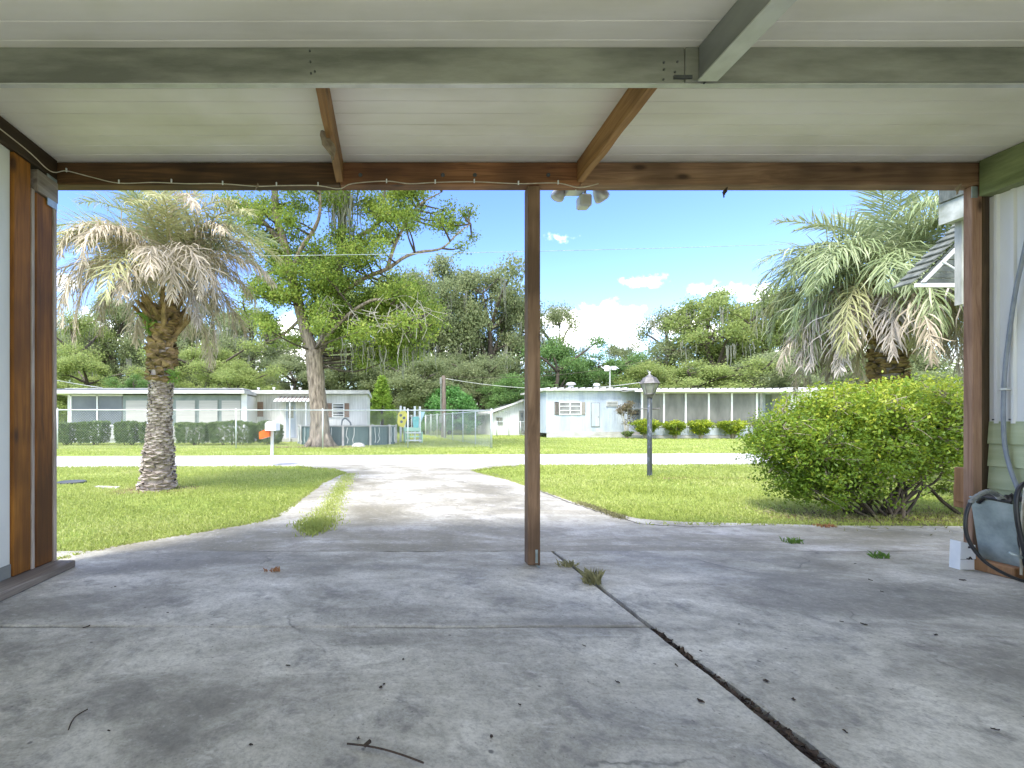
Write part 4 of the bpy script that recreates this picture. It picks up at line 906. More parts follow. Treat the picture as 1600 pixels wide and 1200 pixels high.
# white shed behind the post
Ys=34.0
sh=thing('shed','low white outbuilding with sloping roof and small window behind the centre post','shed',(9,35,0))
b=MB(); x0,x1=XA(768,Ys),XA(852,Ys); zl=ZA(647,Ys); zr=ZA(633,Ys)
b.prism([(x0,0),(x1,0),(x1,zl),((x0+x1)*.52,zr+.3),(x0,zl)],1,Ys,Ys+5); part('wall',b,M['cream_wall'],sh)
b=MB(); xm=(x0+x1)*.52
b.prism([(x0-.3,zl-.02),(xm,zr+.31),(x1+.3,zl-.02),(x1+.3,zl+.1),(xm,zr+.43),(x0-.3,zl+.1)],1,Ys-.3,Ys+5.2); part('roof',b,M['roof_w'],sh)
px_window(775,785,652,663,Ys,sh,'alu_dark','beige_shut',2,2,0)
px_window(843,852,640,652,Ys,sh,'alu_dark','beige_shut',2,1,0)
b=MB(); b.box(XA(811,Ys),XA(819,Ys),Ys-.04,Ys-.004,.1,1.75); dd=part('door',b,M['alu_dark'],sh); b=MB(); b.box(XA(812,Ys)+.04,XA(818,Ys)-.04,Ys-.055,Ys-.043,.9,1.6); part('door_window',b,M['glass'],dd)
b=MB(); b.box(XA(845,Ys),XA(851,Ys),Ys-.35,Ys-.004,1.05,1.35); part('air_conditioner',b,M['plas_white'],sh)

# ------------------------------------------------------------------ pool
pl=thing('swimming_pool','round above-ground pool with a creased teal grey wall beside the big tree','pool',(-1.65,21.5,0))
b=MB(); n=160; prof=[]
v=[];f=[]
for i in range(n):
    a=2*math.pi*i/n; r=2.13+.02*math.sin(a*37)+.012*math.sin(a*91+1)+.01*rnd.random()
    v+= [(-1.65+r*math.cos(a),21.5+r*math.sin(a),0),(-1.65+(2.12+.008*math.sin(a*37))*math.cos(a),21.5+(2.12+.008*math.sin(a*37))*math.sin(a),.76)]
for i in range(n): k=2*i; m=(2*i+2)%(2*n); f.append((k,m,m+1,k+1))
b.add(v,f); part('pool_wall',b,M['tarp'],pl)
b=MB(); b.lathe([(2.06,.78),(2.18,.78),(2.19,.81),(2.06,.81),(2.06,.78)],(-1.65,21.5,0),64); part('top_rail',b,M['skirt'],pl)
b=MB()
for i in range(46):
    a=2*math.pi*(i+rnd.uniform(-.3,.3))/46
    if rnd.random()<.25: continue
    t0=a; pts=[]
    for j in range(5): aa=t0+rnd.uniform(-.012,.012)+.01*j*rnd.uniform(-1,1); pts.append((-1.65+2.165*math.cos(aa),21.5+2.165*math.sin(aa),.74-.16*j))
    b.tube(pts,.011,4)
part('wall_straps',b,M['white_paint'],pl)
b=MB(); b.lathe([(.001,.66),(2.09,.66)],(-1.65,21.5,0),48); part('water',b,pm('pool_water',(.04,.12,.14),(.06,.18,.2),2,.05,.2),pl)
for a in np.linspace(0,2*math.pi,13)[:-1]:
    b=MB(); x=-1.65+2.19*math.cos(a); y=21.5+2.19*math.sin(a); b.box(x-.04,x+.04,y-.04,y+.04,0,.85); part('upright',b,M['skirt'],pl)
b=MB(); b.tube(tube_pts([(-2.0,22.6,.8),(-1.95,22.6,1.05),(-1.8,22.6,1.12),(-1.6,22.6,.95),(-1.55,22.6,.8)]),.04,6); part('ladder_rail',b,M['screen_dark'],pl)

# ------------------------------------------------------------------ playset
YS=22.6
ps=thing('playset','childrens plastic play platform with yellow panel, pale green steps and a blue slide','playset',(1.1,YS,0))
X=lambda p:XA(p,YS); Z=lambda p:ZA(p,YS)
for i,px in enumerate((626,633,649.5,656)):
    b=MB(); y=YS+(0,.7,.7,0)[i]; b.tube([(X(px),y,0),(X(px),y,Z(634+ (i%2)))],.05,8); part('corner_post',b,M['plas_white'],ps)
b=MB(); b.bbox(X(631),X(657),YS-.1,YS+.7,Z(674),Z(668),.02); b.bbox(X(632),X(640),YS-.08,YS-.0,0,Z(675),.02); part('platform',b,M['pgreen'],ps)
for k in range(3):
    b=MB(); z=Z(690)+ .0+ .17*(k)+.05; b.bbox(X(632),X(658),YS-.75+.2*k,YS-.5+.2*k,z,z+.06,.01); part('step',b,M['plas_white'] if k!=1 else M['pgreen'],ps)
b=MB(); b.bbox(X(631.5),X(633),YS-.75,YS-.12,0,.5,.01); b.bbox(X(657),X(658.6),YS-.75,YS-.12,0,.5,.01); part('step_side',b,M['pgreen'],ps)
pr=[(X(620.5),Z(660)),(X(622),Z(646)),(X(626),Z(642.5)),(X(633),Z(642.5)),(X(636.5),Z(647)),(X(635),Z(657)),(X(631),Z(668)),(X(623),Z(666))]
b=MB(); b.prism(pr,1,YS-.2,YS-.12); yp=part('climbing_panel',b,M['yellow'],ps); b=MB()
for (u,w) in ((626,649),(631,653),(627,659)): b.tube([(X(u),YS-.206,Z(w)),(X(u),YS-.19,Z(w))],.07,10)
part('hand_hole',b,M['screen_dark'],yp)
b=MB(); b.prism([(X(646),Z(668)),(X(653),Z(668)),(X(654.5),Z(655)),(X(644.5),Z(655))],1,YS-.1,YS+.15); b.prism([(X(643.5),Z(654.6)),(X(655.5),Z(654.6)),(X(653),Z(651)),(X(646),Z(651))],1,YS-.12,YS+.17); part('bucket_panel',b,M['teal'],ps)
b=MB(); b.prism([(X(652),Z(668)),(X(655),Z(668)),(X(665),Z(643)),(X(658),Z(643))],1,YS+.2,YS+.9); part('slide',b,M['blue'],ps)

# ------------------------------------------------------------------ chain-link fences
def fence(p0,p1,h,label,pitch=.09,posts=6,wr=.0018,name='chain_link_fence',rail=True):
    p0=Vector((*p0,0));p1=Vector((*p1,0)); L=(p1-p0).length; d=(p1-p0)/L; nrm=Vector((-d.y,d.x,0))
    t=thing(name,label,'fence',tuple((p0+p1)/2))
    b=MB(); H=h-.06
    def wire(a,z0,c,z1,off):
        A=p0+d*a+Vector((0,0,z0))+nrm*off; B=p0+d*c+Vector((0,0,z1))+nrm*off; e=(B-A).normalized(); u=e.cross(nrm)
        v=[A+u*wr,A-u*wr*.6+nrm*wr,A-u*wr*.6-nrm*wr,B+u*wr,B-u*wr*.6+nrm*wr,B-u*wr*.6-nrm*wr]; b.add(v,[(0,1,4,3),(1,2,5,4),(2,0,3,5)])
    n=int((L+H)/pitch)
    for i in range(n):
        s=-H+i*pitch
        a,z0=(s,.03) if s>=0 else (0,.03-s); c,z1=(s+H,.03+H) if s+H<=L else (L,.03+L-s)
        if z0<z1: wire(a,z0,c,z1,.004)
        s2=i*pitch; a,z0=(s2,.03) if s2<=L else (L,.03+s2-L); c,z1=(s2-H,.03+H) if s2-H>=0 else (0,.03+s2)
        if z0<z1: wire(a,z0,c,z1,-.004)
    part('mesh',b,M['wire'],t)
    for i in range(posts):
        q=p0+d*L*i/(posts-1); b=MB(); r=.035 if i in (0,posts-1) else .024; b.tube([q,q+Vector((0,0,h+.03))],r,8); b.lathe([(r*1.2,0),(r*1.1,.03),(.001,.05)],tuple(q+Vector((0,0,h+.02))),8)
        part('fence_post',b,M['galv_pipe'],t,True)
    if rail: b=MB(); b.tube([p0+Vector((0,0,h)),p1+Vector((0,0,h))],.021,8); part('top_rail',b,M['galv_pipe'],t,True)
    return t
CX,CY=XA(768,17.9),17.9
fence((-21.0,16.6),(CX,CY),1.40,'long galvanised chain link fence with top rail along the far side of the road',posts=9)
fence((CX,CY+.06),(2.95,34.0),1.40,'chain link fence running back from the roadside corner towards the woods',posts=8)
fence((-.2,30.5),(2.95,34.2),1.35,'low chain link fence at the back of the yard behind the playset',posts=4,pitch=.14)
fence((XA(774,32),31.6),(XA(850,32),32.0),.95,'low wire fence in front of the white outbuilding',posts=5,pitch=.15)

# ------------------------------------------------------------------ pole and overhead wires
up=thing('utility_pole','short weathered wooden service pole behind the fence in front of the vine mound','pole',(XA(693,29),29,0))
b=MB(); x=XA(693,29); b.tube([(x,29,0),(x+.02,29,2.2),(x,29,ZA(587,29))],[.15,.13,.11],10); part('pole_shaft',b,M['pole'],up)
b=MB(); b.box(x-.24,x-.13,28.85,28.95,ZA(600,29),ZA(590,29)); b.tube([(x-.17,28.9,ZA(600,29)),(x-.17,28.9,1.0)],.03,6); b.box(x-.28,x-.12,28.8,28.88,.9,1.3); part('meter_box',b,M['alu_dark'],up)
def cable(name,a,c,sag,r,label,m='alu',n=24):
    b=MB(); a=Vector(a);c=Vector(c); pts=[a+(c-a)*t/n-Vector((0,0,sag*4*(t/n)*(1-t/n))) for t in range(n+1)]; b.tube(pts,r,6)
    return solo(name,b,M[m],label,'wire',tuple(pts[n//2]),smooth=True)
cable('overhead_wire',P(-700,395,15),P(2300,330,15),.62,.008,'overhead utility wire spanning above the road from tree to palm','galv')
cable('overhead_wire',P(1040,520,30),P(1560,330,16),.12,.014,'dark service wire rising from the right mobile home towards the right palm','bark_dark')
cable('overhead_wire',P(694,591,29),P(1010,596,31),.55,.018,'drooping wire from the service pole to the right mobile home')
cable('overhead_wire',P(694,588,29),P(1090,540,40),.9,.015,'thin wire from the service pole past the fresh green trees','bark_dark')
cable('overhead_wire',P(-60,560,20),P(160,606,23),.1,.015,'pale wire running down to the left end of the white mobile home')

# ------------------------------------------------------------------ shrubs at the right home
def shrub(px,pyt,w,Y,seed,label,leaf='leaf_shrub',base=True,nm='shrub',n=5200,group='round topped shrubs along the screened porch',flat=.30):
    x=XA(px,Y); h=ZA(pyt,Y); gg=np.random.default_rng(seed); t=thing(nm,label,'shrub',(x,Y,0),group)
    mb=MB(); cl=[]
    for i in range(26):
        a=gg.random()*6.28; q=math.sqrt(gg.random()); cl.append(((x+w*.40*q*math.cos(a),Y+w*.36*q*math.sin(a),h*(.82-.13*q-.05*gg.random())),(w*.17,w*.17,h*.12)))
    for i in range(34):
        a=gg.random()*6.28; q=.6+.45*gg.random(); zz=.28+.42*gg.random(); cl.append(((x+w*.40*q*zz*1.4*math.cos(a),Y+w*.36*q*zz*1.4*math.sin(a),h*zz),(w*.14,w*.14,h*.13)))
    leafcloud(mb,cl,n,.05,gg,sub=12,sig=.35,htint=.45,shell=.3); part('foliage',mb,M[leaf],t)
    b=MB()
    for i in range(14):
        a=gg.random()*6.28; q=.25+.75*gg.random(); ex=(x+w*.38*q*math.cos(a),Y+w*.34*q*math.sin(a),h*.78)
        b.tube([(x+.08*math.cos(a),Y+.08*math.sin(a),0),(x+(ex[0]-x)*.35,Y+(ex[1]-Y)*.35,h*.3),(x+(ex[0]-x)*.75,Y+(ex[1]-Y)*.75,h*.55),ex],[.028,.022,.015,.008],5)
    part('stems',b,M['twig'],t); return t
shrub(1010,651,1.65,27.0,1,'yellow topped round shrub behind the lamp post, leftmost of the porch shrubs')
shrub(1055,653,1.25,27.0,2,'smallest yellow topped shrub just right of the lamp post')
shrub(1095,652,1.45,27.0,3,'yellow topped shrub with bare stems under the third porch screen')
shrub(1145,652,1.55,27.0,4,'yellow topped shrub at the right end of the porch screens')
shrub(1188,646,.9,27.0,5,'small dark twiggy shrub at the porch entrance','leaf_hedge',n=900,group=None,flat=.1)
shrub(980,672,.7,27.4,6,'low green clump at the foot of the reddish myrtle','leaf_hedge',n=900,group=None)
# myrtle
mt=thing('crape_myrtle','small tree with bare pale stems and reddish green top beside the first porch shrub','small tree',(XA(979,27.6),27.6,0))
gg=np.random.default_rng(9); x=XA(979,27.6); mb=MB()
leafcloud(mb,[((x+gg.normal()*.32,27.6+gg.normal()*.25,1.72+gg.normal()*.12),(.22,.2,.14)) for _ in range(12)],1500,.05,gg,sub=8,sig=.4); leafcloud(mb,[((x+gg.normal()*.2,27.6,1.1+gg.normal()*.2),(.2,.2,.15)) for _ in range(5)],250,.05,gg,sub=6,sig=.5); part('crown',mb,M['leaf_red'],mt)
b=MB()
for i in range(7): a=i*.9; b.tube([(x+.05*math.cos(a),27.6+.05*math.sin(a),0),(x+.12*math.cos(a),27.6+.1*math.sin(a),.8),(x+.4*math.cos(a),27.6+.3*math.sin(a),1.65)],[.03,.022,.01],5)
part('trunk',b,M['bark_pale'],mt)

# ------------------------------------------------------------------ the big bush at the right
def bigbush():
    Yb=5.05; x=XA(1372,Yb); gg=np.random.default_rng(21); t=thing('bush','large bright yellow green bush with bare stems at the lawn edge beside the right post','bush',(x,Yb,0))
    lobes=[(1240,665,.30,.42),(1275,640,.34,.45),(1215,685,.22,.35),(1300,615,.3,.4),(1345,610,.30,.42),(1400,607,.30,.42),(1450,608,.3,.42),(1500,615,.3,.4),(1545,640,.32,.4),(1260,700,.32,.45),(1310,680,.34,.45),(1370,650,.34,.45),(1430,650,.34,.45),(1480,660,.3,.42),(1335,715,.26,.42),(1235,745,.18,.3),(1262,768,.17,.3),(1300,775,.13,.3),(1345,770,.10,.25),(1295,740,.24,.36),(1400,700,.30,.4),(1350,748,.13,.3),(1460,705,.18,.34),(1505,690,.24,.35),(1506,765,.13,.2),(1480,640,.3,.5),(1220,650,.2,.3)]
    tips=[]
    for px,py,r,ry in lobes:
        k=int(600*r*r*4.2)
        for _ in range(k):
            d=gg.normal(size=3); d/=np.linalg.norm(d); q=(.35+.65*gg.random()**.5); c=np.array(P(px,py,Yb))+np.array([0,gg.normal()*.16,0])
            tips.append(c+np.array([0,0,-.15*min(1,max(0,(760-py)/100))])+d*q*np.array([r*.86,ry,r*.84]))
    tips=np.array(tips); top=tips[:,2]
    mb=MB(); m=len(tips); per=15; k=m*per; ix=np.repeat(np.arange(m),per)
    p=tips[ix]+gg.normal(size=(k,3))*np.array([.036,.036,.034])
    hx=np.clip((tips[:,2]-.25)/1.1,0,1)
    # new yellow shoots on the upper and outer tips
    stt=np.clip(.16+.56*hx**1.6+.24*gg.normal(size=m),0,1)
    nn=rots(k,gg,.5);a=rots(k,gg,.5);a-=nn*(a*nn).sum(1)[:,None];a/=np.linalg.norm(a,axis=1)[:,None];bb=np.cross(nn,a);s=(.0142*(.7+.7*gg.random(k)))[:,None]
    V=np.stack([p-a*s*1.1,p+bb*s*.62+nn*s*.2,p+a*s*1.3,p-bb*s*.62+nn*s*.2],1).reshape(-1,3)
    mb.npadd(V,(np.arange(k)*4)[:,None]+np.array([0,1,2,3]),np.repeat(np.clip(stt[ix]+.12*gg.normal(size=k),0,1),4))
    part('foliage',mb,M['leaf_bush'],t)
    b=MB(); base=np.array([x,Yb,0.])
    mains=[]
    for i in range(30):
        j=gg.integers(0,m); e=tips[j]; off=gg.normal(size=3)*np.array([.13,.10,0]); s0=base+off+np.array([0,0,-.02]); 
        mid=s0+(e-s0)*.45+np.array([gg.normal()*.06,gg.normal()*.06,.05]); low=s0+(e-s0)*.18+np.array([gg.normal()*.03,0,.03]); hi=s0+(e-s0)*.75+gg.normal(size=3)*.05
        pts=tube_pts([s0,low,mid,hi,e],4); b.tube(pts,list(np.linspace(.012+.007*gg.random(),.004,len(pts))),6); mains.append([np.array(q) for q in pts])
    # two long low limbs seen under the crown
    for pl_ in ([(1390,808),(1402,780),(1425,755),(1438,735),(1460,700),(1455,670)],[(1500,805),(1485,785),(1450,760),(1425,752),(1405,745),(1380,730)],[(1405,806),(1420,790),(1432,770),(1470,748),(1490,700)],[(1340,806),(1310,790),(1280,778),(1245,762)]):
        pts=tube_pts([np.array(P(u,w,Yb+.02))+np.array([0,gg.normal()*.05,0]) for u,w in pl_],5); b.tube(pts,list(np.linspace(.021,.006,len(pts))),6,wob=.15); mains.append([np.array(q) for q in pts])
    part('stems',b,M['bark_dark'],t)
    b=MB(); allp=np.array([q for mm in mains for q in mm[3:]])
    for j in gg.choice(m,min(m,950),replace=False):
        e=tips[j]; dd=np.linalg.norm(allp-e,axis=1); s0=allp[dd.argmin()]
        if dd.min()>.6: s0=e+(s0-e)*.6/dd.min()
        mid=(s0+e)/2+gg.normal(size=3)*.04; b.tube([s0,mid,e],[.0048,.0038,.0024],4,False)
    part('twigs',b,M['twig'],t)
bigbush()
# low weeds and dead leaves in the bed
mb=MB(); N=1500; gg=np.random.default_rng(31); p=np.stack([5.4+1.6*(gg.random(N)-.5)*1.7,4.9+.28*gg.normal(size=N),np.zeros(N)],1); blades(mb,p,.02+.05*gg.random(N),.008+.004*gg.random(N),gg,1.3)
o=part('bed_weeds',mb,M['weed_dry']); tag(o,'straw and thin weeds covering the soil under the big bush','weeds',kind='stuff')

# ------------------------------------------------------------------ palms
def frond(base,az,el,L,droop,kind,gg,ll=.42,roll=0,hang=0.0,w=.018,npair=62):
    n=22; ds=L/n; p=np.array(base,float); pts=[p.copy()]; tans=[]; h=np.array([math.cos(az),math.sin(az),0]); z=np.array([0,0,1.]); side0=np.array([-math.sin(az),math.cos(az),0])
    side_curve=gg.normal()*.35
    for i in range(n):
        t=(i+.5)/n; th=el-droop*t**1.25; th=max(th,-1.5); hh=h*math.cos(side_curve*t)+side0*math.sin(side_curve*t)
        d=hh*math.cos(th)+z*math.sin(th); tans.append(d); p=p+d*ds; pts.append(p.copy())
    pts=np.array(pts); b=MB(); b.tube([tuple(q) for q in pts],list(np.linspace(.016,.003,n+1)),5,False,tint=.75)
    V=[];Tt=[];Fc=[]
    for sgn in (-1,1):
        for i in range(npair):
            t=.16+.83*i/(npair-1)+gg.normal()*.006; t=min(.995,max(.05,t)); x=t*n; k=min(n-1,int(x)); q=pts[k]+(pts[k+1]-pts[k])*(x-k); T=tans[k]
            S=np.cross(T,z); S/= (np.linalg.norm(S)+1e-6); U=np.cross(S,T)
            if roll: S,U=S*math.cos(roll)+U*math.sin(roll),U*math.cos(roll)-S*math.sin(roll)
            l=ll*(math.sin(math.pi*min(1,(.12+.88*t)**.8))*.85+.22)*(.7+.55*gg.random())
            fw=.55+.5*t; D=T*fw+sgn*S*(1.0-.35*hang)+U*(.45-.5*hang)*(1+.3*gg.normal())+gg.normal(size=3)*(.13+.20*hang); D/=np.linalg.norm(D)
            W=np.cross(D,U+.3*gg.normal(size=3)); W/=np.linalg.norm(W)+1e-6
            g1=(.16+.75*hang)*(1+.4*gg.normal()); a0=q; a1=q+D*l*.38+z*(-g1*l*.10); D2=D+z*(-g1*.9); D2/=np.linalg.norm(D2); a2=a1+D2*l*.34; D3=D2+z*(-g1*1.3)+gg.normal(size=3)*.25*hang; D3/=np.linalg.norm(D3); a3=a2+D3*l*.28
            ww=w*(.8+.4*gg.random())*.5; base_i=len(V); V+= [a0-W*ww*.7,a0+W*ww*.7,a1+W*ww,a1-W*ww,a2+W*ww*.8,a2-W*ww*.8,a3]
            Fc+= [(base_i,base_i+1,base_i+2,base_i+3),(base_i+3,base_i+2,base_i+4,base_i+5)]; 
            Fc.append((base_i+5,base_i+4,base_i+6,base_i+6)); tt=np.clip(.5+.22*gg.normal(),0,1); Tt+= [tt]*7
    k0=len(b.v); b.v+= [tuple(q) for q in V]; b.t+=Tt
    for fc in Fc: fc=tuple(i+k0 for i in fc); b.f.append(fc[:3] if fc[2]==fc[3] else fc)
    return b
def palm(loc,h,r0,r1,label,spec,seed,boot_top,ncr,zc,lean=0):
    gg=np.random.default_rng(seed); t=thing('palm_tree',label,'palm tree',(loc[0],loc[1],0),None); x,y=loc
    # trunk with overlapping leaf-base stubs
    def R_(z): return r1+(r0-r1)*max(0,1-z/(h*.38))**1.3
    b=MB(); zz=np.linspace(0,h,26); b.tube([(x+lean*z,y,z) for z in zz],[R_(z)*.93 for z in zz],18); 
    def boots(b,z0,z1,flare,dz,nn,hgt):
        z=z0;row=0
        while z<z1:
            n=nn
            for i in range(n):
                a=2*math.pi*(i+.5*(row%2)+gg.normal()*.10)/n; r=R_(z); wv=2*math.pi*r/n*.56*(.75+.5*gg.random()); hh=hgt*(.6+.8*gg.random()); fl=flare*(.5+gg.random()); cx=x+lean*z
                zo=gg.normal()*dz*.28; c=lambda rr,da,dz_:(cx+rr*math.cos(a+da),y+rr*math.sin(a+da),z+dz_+zo)
                da=wv/r; v=[c(r*.97,-da,-hh*.35),c(r*.97,da,-hh*.35),c(r+fl*.7,da*.85,hh*.35),c(r+fl*.7,-da*.85,hh*.35),c(r+fl,da*.35,hh*.62),c(r+fl,-da*.35,hh*.62),c(r*.86,da*.7,hh*.45),c(r*.86,-da*.7,hh*.45),c(r+fl*1.1,0,-hh*.05)]
                b.add(v,[(0,1,8),(1,2,8),(2,3,8),(3,0,8),(3,2,4,5),(2,6,4),(5,7,3),(4,6,7,5)],.5)
            z+=dz*(.85+.3*gg.random()); row+=1
    boots(b,.03,min(.55,boot_top),.036,.066,10,.075); boots(b,.55,boot_top,.022,.045,12,.05)
    part('trunk',b,M['boot_pale'],t)
    b=MB(); boots(b,boot_top,h,.065,.095,8,.12); 
    for k in range(ncr):                       # long cut stubs below the crown
        a=gg.random()*6.28; z=h-.35+.5*gg.random(); r=r1*.8; L=.18+.35*gg.random(); e=.6+.5*gg.random()
        b.tube([(x+lean*h+r*math.cos(a),y+r*math.sin(a),z),(x+lean*h+(r+L*.5*math.cos(e))*math.cos(a),y+(r+L*.5*math.cos(e))*math.sin(a),z+L*.5*math.sin(e)),(x+lean*h+(r+L*math.cos(e))*math.cos(a),y+(r+L*math.cos(e))*math.sin(a),z+L*math.sin(e)*1.1)],[.045,.035,.022],6)
    part('leaf_bases',b,M['boot_dark'],t)
    c=(x+lean*h,y,zc)
    for (kind,num,el,elv,dr,drv,L,hang,ll,z_off) in spec:
        for i in range(num):
            az=2*math.pi*(i+gg.random()*.9)/num+gg.random()*.4; e=el+elv*gg.normal(); d=dr+drv*gg.normal()
            bs=(c[0]+r1*.6*math.cos(az),c[1]+r1*.6*math.sin(az),c[2]+z_off+gg.normal()*.08)
            part('frond',frond(bs,az,e,L*(.85+.3*gg.random()),d,kind,gg,ll=ll,hang=hang,w=.0155 if h<3 else .0185),M[kind],t)
    return t
pL=(XA(246,7.0),7.0)
palm(pL,2.55,.255,.155,'left palm with a shaggy tan crown of half dead fronds and a thick scaly trunk',[
 ('frond_g',13,1.1,.25,1.5,.3,1.65,.15,.44,.15),
 ('frond_y',18,.85,.3,1.9,.35,1.75,.4,.46,.1),
 ('frond_d',26,.70,.35,2.2,.45,1.7,.75,.46,.05),
 ('frond_d',9,.25,.4,1.9,.45,1.4,1.0,.42,.0),
 ('frond_gray',3,-.2,.3,1.3,.3,.95,1.0,.36,-.05)],5,1.60,34,3.08,.035)
pR=(XA(1388,7.9),7.9)
palm(pR,3.1,.25,.20,'right palm with a full arching green crown over a skirt of hanging dead fronds',[
 ('frond_g',10,1.30,.16,1.2,.3,1.8,.1,.50,.2),
 ('frond_g',26,.85,.2,2.25,.3,1.9,.5,.64,.1),
 ('frond_g',22,.5,.2,2.2,.25,1.9,.8,.64,0),
 ('frond_y',8,.25,.25,2.1,.3,1.9,.9,.58,-.05),
 ('frond_gray',18,.15,.25,2.2,.3,1.95,1.0,.54,-.15),
 ('frond_d',10,-.2,.2,1.6,.25,1.95,1.0,.50,-.3)],8,1.5,26,3.32)
# green fern tuft growing on the left palm trunk
b=MB(); gg=np.random.default_rng(77); c=P(234,512,6.82); p=np.array(c)+gg.normal(size=(46,3))*np.array([.03,.02,.05]); blades(b,p,.11*(.5+gg.random(46)),.02+.012*gg.random(46),gg,1.6); 
solo('fern',b,M['weed'],'bright green fern tuft high on the left side of the left palm trunk','fern',c)
b=MB(); c2=P(270,590,6.85); p=np.array(c2)+gg.normal(size=(46,3))*np.array([.03,.02,.04]); blades(b,p,.07*(.5+gg.random(46)),.02+.012*gg.random(46),gg,1.8)
solo('fern',b,M['weed'],'green fern tuft on the right side of the left palm trunk below its leaf bases','fern',c2)

# ------------------------------------------------------------------ broadleaf trees
def limbs_mesh(limbs,n=9):
    b=MB()
    for pts,r in limbs:
        q=tube_pts(pts,5); b.tube(q,list(np.interp(np.linspace(0,1,len(q)),np.linspace(0,1,len(r)),r)),n,wob=.06)
    return b
def connect(b,limbs,cl,gg,r=.05,twigs=5,n=5):
    al=[]
    for pts,rr in limbs:
        q=tube_pts(pts,4); al+= [np.array(x) for x in q[len(q)//4:]]
    al=np.array(al)
    for c,rad in cl:
        c=np.array(c); d=np.linalg.norm(al-c,axis=1)+np.maximum(0,al[:,2]-c[2])*1.5; s=al[d.argmin()]; mid=(s+c)/2+gg.normal(size=3)*.12*d.min()*.5
        q=tube_pts([tuple(s),tuple(mid),tuple(c)],4); b.tube(q,list(np.linspace(r,r*.35,len(q))),n)
        for k in range(twigs):
            v=gg.normal(size=3); v/=np.linalg.norm(v); e=c+v*np.array(rad)*.8; m=(c+e)/2+gg.normal(size=3)*.1*rad[0]; b.tube([tuple(c),tuple(m),tuple(e)],[r*.32,r*.2,r*.1],4,False)
YT=18.7
def T(px,py,dy=0): return P(px,py,YT+dy)
bt=thing('tree','tall forked pale barked tree with airy green crown and hanging moss beside the pool','tree',T(500,698))
limbs=[([T(500,700),T(499,650),T(494,600),T(491,560),T(490,548)],[.50,.36,.33,.36,.34]),
 ([T(490,552),T(478,520),T(468,480),T(455,430),T(445,385),T(432,340),T(428,290),T(415,220,.5),T(408,140,1)],[.27,.24,.22,.19,.17,.15,.13,.10,.05]),
 ([T(493,556),T(504,535),T(512,510,.3),T(522,470,.5),T(530,420,.4),T(533,370),T(536,320),T(538,260),T(545,180),T(550,100)],[.24,.20,.19,.19,.18,.17,.16,.14,.1,.05]),
 ([T(524,470,.4),T(545,450),T(575,432),T(605,420,-.4),T(632,402,-.6),T(655,394,-.7),T(690,388,-.9),T(715,365,-1),T(735,350,-1)],[.12,.10,.085,.075,.065,.055,.04,.03,.015]),
 ([T(500,540),T(530,505,-.6),T(560,480,-1),T(590,468,-1.2),T(620,480,-1.3),T(650,500,-1.4)],[.09,.075,.06,.05,.035,.015]),
 ([T(462,450),T(440,430,.3),T(420,425,.5),T(395,440,.8),T(380,470,1)],[.09,.07,.06,.04,.02]),
 ([T(455,430),T(470,390,-.4),T(490,360,-.7),T(500,330,-1),T(498,280,-1.2)],[.11,.09,.08,.06,.04]),
 ([T(533,400),T(560,370,.5),T(590,350,.8),T(600,310,1),T(605,250,1.2)],[.12,.10,.08,.06,.04]),
 ([T(605,420,-.4),T(618,380,-.2),T(640,340,0),T(655,320,0),T(690,300,0)],[.09,.07,.05,.04,.02]),
 ([T(440,380),T(415,350,.3),T(390,325,.5),T(370,300,.7)],[.10,.08,.05,.02]),
 ([T(468,500),T(440,525,.4),T(415,535,.5)],[.07,.05,.02])]
gg=np.random.default_rng(12)
cl=[]
def CL(px,py,rx,rz,n=1,dy=0):
    for _ in range(n):
        c=T(px+gg.normal()*rx*.55,py+gg.normal()*rz*.55,dy+gg.normal()*1.0); s=YT/F; cl.append((c,(rx*s*.44,.6,rz*s*.36)))
for a in [(430,370,60,60,4),(390,350,35,40,4),(560,380,60,40,3),(480,430,60,35,6),(610,440,60,45,6),(405,320,45,25,5),(445,330,30,40,4),(400,385,35,30,3),(440,400,25,25,3),(470,385,40,35,5),(500,320,30,20,3),(570,330,50,25,6),(620,320,40,25,5),(660,330,45,25,6),(690,355,35,20,4),(732,375,18,14,2),(725,335,25,12,2),(560,390,40,25,5),(600,375,35,20,4),
          (470,455,50,38,10),(520,440,45,40,9),(560,450,45,35,8),(500,490,45,35,9),(545,500,50,35,10),(590,500,45,40,10),(620,470,35,35,6),(640,520,45,30,8),(665,480,25,30,4),(600,545,50,20,6),(540,540,40,18,5),(570,560,30,12,3),(420,470,35,40,7),(400,440,25,25,4),(425,520,25,20,3),(440,300,60,30,5),(580,290,80,25,6),(665,300,50,15,3),(640,350,30,20,4),(500,400,30,30,4),(640,560,30,12,2)]: CL(*a)
for _ in range(26): cl.append((T(gg.uniform(380,700),gg.uniform(40,270),gg.normal()*1.6),(.9,.9,.8)))
wb_=limbs_mesh(limbs); 
